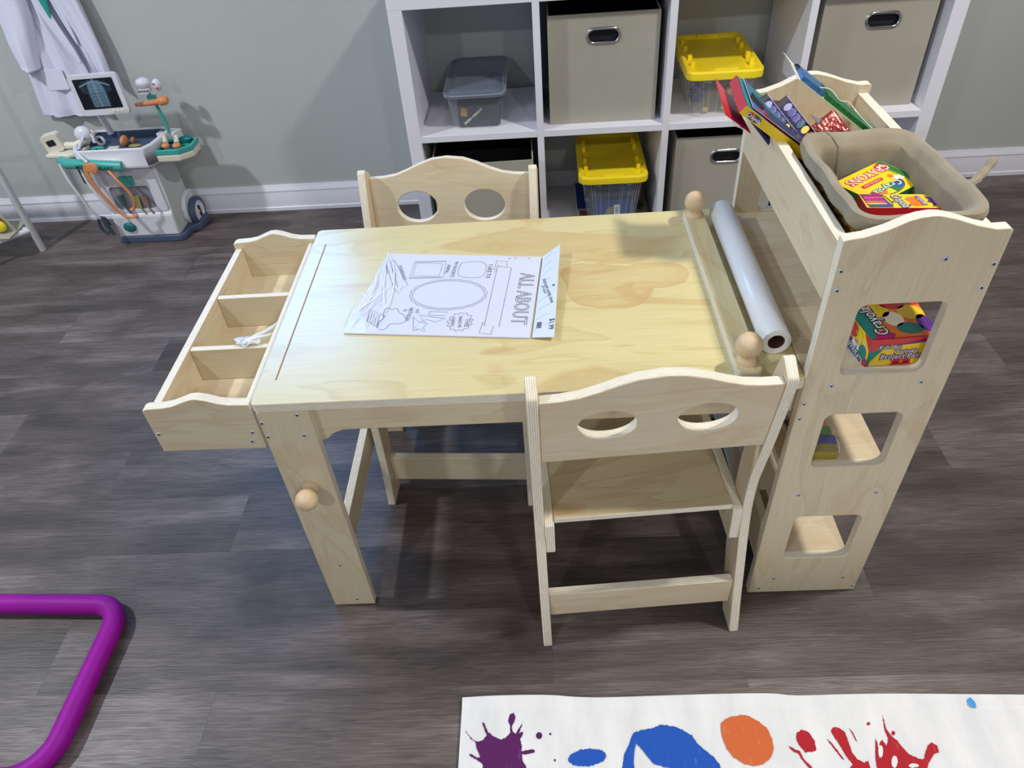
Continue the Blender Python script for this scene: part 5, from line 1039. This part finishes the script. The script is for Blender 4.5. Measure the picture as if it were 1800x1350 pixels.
for (x,y,sx_,sy_,sz_,m,n_,lb) in ((-.075,.035,.014,.012,.014,CW,'toy_mask_ring','white and black toy ring piece at the left of the cart basin'),(-.070,.005,.024,.014,.006,CT,'toy_tool','teal toy tool flat at the front left of the cart basin'),(-.022,.006,.018,.012,.005,CCR,'toy_card','cream toy card in the middle of the cart basin'),(.010,.028,.009,.022,.016,COR,'toy_reflex_hammer','orange ribbed toy piece upright in the cart basin'),(.036,.036,.007,.012,.012,plain('toy_brown','#9A6A4A',.5),'toy_peg','small brown toy peg right of the orange piece'),(.050,.010,.022,.010,.005,plain('toy_olive','#8A8A50',.5),'toy_strip','olive toy strip at the front right of the cart basin')):
    b = MB(); b.ball((0,0,sz_),(sx_,sy_,sz_)); 
    if n_ == 'toy_mask_ring':
        b = MB(); b.tube([(.013*math.cos(a*PI/8),.003,.016+.013*math.sin(a*PI/8)) for a in range(16)], .0045, 8, closed=True)
    if n_ in ('toy_card',): b = MB(); b.prism(rrect(-sx_,-sy_,sx_,sy_,.003), .004, None)
    if n_ == 'toy_tool': b = MB(); b.tube([(-.022,-.004,.005),(.0,.004,.006),(.020,-.002,.005)], .005, 8); b.tube([(-.010,.008,.005),(.012,-.008,.005)], .004, 8)
    tag(b.build(n_, m, None, TR(CX+x,CY+y+.034,.3208)), lb, 'toy')
for (x,z,c,lb) in ((-.048,.150,'#4A6068','grey-blue toy tool clipped behind the cart window, left'),(.004,.146,'#8A8A5A','olive toy tool clipped behind the cart window, middle'),(.030,.146,'#8A7268','brown toy tool clipped behind the cart window, right')):
    b = MB(); b.prism([(-.012,.026),(.012,.030),(.006,-.016),(-.008,-.014)], .004, XZ); b.tube([(0,-.003,-.010),(.012,-.003,-.040)], .003, 6); tag(b.build('toy_tool', plain('ctool_'+c[1:],c,.5), None, TR(CX+x,CY+.0035,z), bevel=.001), lb, 'toy')

# ================================================================ WHITE COAT ON THE WALL
COAT = plain('white_coat_cloth','#DADAEE',.85,bump=.1,bscale=500,var=.02)
t = thing('doctor_coat', "white doctor coat with a teal collar hanging on the wall behind the cart", 'coat', TR(-1.06,WY,.39))
def panel(name, rows, mat, nu=26, nv=40, amp=.005, k=3.0, ph=0.0, lay=.010, hem=True, bul=.012):
    """rows: (z, x_left, x_right) top to bottom, relative to the thing; lay = stand-off from the wall"""
    rows_ = smooth_curve(rows, 6) if len(rows) > 2 else rows
    def fn(u, v):
        f = v*(len(rows_)-1); i = min(int(f), len(rows_)-2); q = f-i
        z, a, c = [rows_[i][j]+(rows_[i+1][j]-rows_[i][j])*q for j in range(3)]
        fold = 1.7*amp*math.sin(2*PI*k*u+ph+2.5*v)*(0.4+.6*v)+amp*.5*math.sin(2*PI*k*2.3*u+ph*2-3*v)
        y = -lay-bul*math.sin(PI*u)**.6-fold-(.0025 if hem and v > .955 else 0)
        return (a+(c-a)*u, y, z+.004*math.sin(PI*u)*(-1 if v > .9 else 0))
    b = MB(); b.grid(fn, nu, nv); return b.build(name, mat, t, solid=.0022)
panel('back_panel', [(.60,-.02,.06),(.54,-.070,.075),(.42,-.110,.100),(.28,-.125,.112),(.14,-.150,.108),(.04,-.160,.100),(.012,-.168,.060)], COAT, lay=.006, k=2.2, bul=.006)
panel('front_panel', [(.60,-.035,-.004),(.52,-.075,.010),(.40,-.105,.020),(.28,-.120,.028),(.16,-.142,.045),(.02,-.163,.052),(.002,-.165,.055)], COAT, lay=.020, k=2.6, ph=.8, bul=.010)
panel('front_panel', [(.60,.030,.060),(.50,.022,.085),(.38,.030,.098),(.26,.045,.108),(.16,.060,.106),(.08,.075,.104)], COAT, lay=.018, k=1.8, ph=2.2, bul=.010)
panel('sleeve', [(.58,-.070,-.010),(.48,-.118,-.030),(.38,-.135,-.030),(.30,-.140,-.040),(.22,-.150,-.065),(.155,-.148,-.085)], COAT, lay=.040, k=1.1, ph=1.2, bul=.022, amp=.004)
panel('sleeve', [(.56,.050,.085),(.46,.052,.105),(.36,.060,.120),(.28,.070,.128),(.20,.085,.134),(.140,.092,.132),(.115,.112,.132)], COAT, lay=.036, k=1.0, ph=.2, bul=.020, amp=.004)
panel('lapel', [(.56,-.012,.016),(.45,-.022,.010),(.34,-.016,.016),(.26,.004,.032),(.20,.024,.046),(.165,.040,.050)], COAT, lay=.036, k=.6, ph=.3, bul=.006, amp=.002, hem=False)
panel('lapel', [(.56,.030,.056),(.46,.030,.070),(.36,.036,.066),(.28,.046,.066),(.22,.060,.068)], COAT, lay=.034, k=.6, ph=1.3, bul=.006, amp=.002, hem=False)
panel('collar_lining', [(.60,-.012,.046),(.46,-.004,.042),(.36,.002,.030),(.300,.014,.020)], plain('teal_collar','#2F9A94',.8), lay=.037, k=.5, bul=.004, amp=.001, hem=False)
MB().prism(rrect(-.075,.170,-.005,.235,.006), .0015, TR(-.02,-.036,-.085) @ XZ).build('pocket', COAT, t, bevel=.0006)
b = MB(); b.tube([(.01,0,.62),(.01,-.030,.62),(.01,-.040,.632)], .004, 8); b.lathe([(.014,0),(.014,.004),(1e-6,.004)],16,0,TR(.01,0,.62) @ RX(PI/2)); tag(b.build('wall_hook', CHROME, None, TR(-1.06,WY,.39)), 'metal wall hook holding the white coat, above the picture', 'hook')

# ================================================================ WHITE TUBE RACK AT THE LEFT EDGE
t = thing('toy_rack', 'white metal tube rack on the floor at the left edge', 'rack', TR(-1.325,1.405,0))
RW = plain('white_tube','#CFD2D8',.3,coat=.2)
for (x,y) in ((0,0),(-.42,0),(0,-.30),(-.42,-.30)):
    if y < -.1 and x == 0: continue
    b = MB(); b.tube([(x,y,.0),(x,y,.004),(x,y,.60)], [.009,.0115,.0115], 16); b.build('rack_leg', RW, t)
dd = Vector((-.0796,-.0742,0)).normalized()
b = MB(); b.tube([(0,0,.083),tuple(Vector((0,0,.083))+dd*.40)], .0095, 12); b.build('rack_rail', RW, t)
b = MB(); b.tube([(0,0,.083),(-.42,0,.083)], .0095, 12); b.build('rack_rail', RW, t)
b = MB(); b.tube([(0,0,.36),(-.42,0,.36)], .0095, 12); b.build('rack_rail', RW, t)
t = thing('toy_bin', 'cream slant-front plastic bin resting on the white rack at the left edge', 'storage bin', TR(-1.375,1.385,.0925))
b = MB(); b.prism([(0,.0),(.0,.010),(-.20,.010),(-.20,.0)], .006, None)
b.prism([(-.26,.0),(.028,.0),(-.030,.150),(-.26,.150)], .004, TR(0,-.010,0) @ XZ); b.prism([(-.26,.0),(.024,.0),(.024,.006),(-.26,.006)], .12, TR(0,.06,0) @ XZ) ; b.build('bin_body', plain('cream_bin','#A8A294',.5), t, bevel=.002)
b = MB(); b.ball((0,0,.02),(.026,.012,.022)); b.ball((-.03,0,.035),(.022,.012,.020)); b.ball((.004,0,.045),(.012,.010,.012)); o = b.build('yellow_toy', plain('toy_yellow_bright','#E8D820',.5), None, TR(-1.392,1.358,.106)); tag(o, 'bright yellow toy in front of the cream bin on the white rack', 'toy')
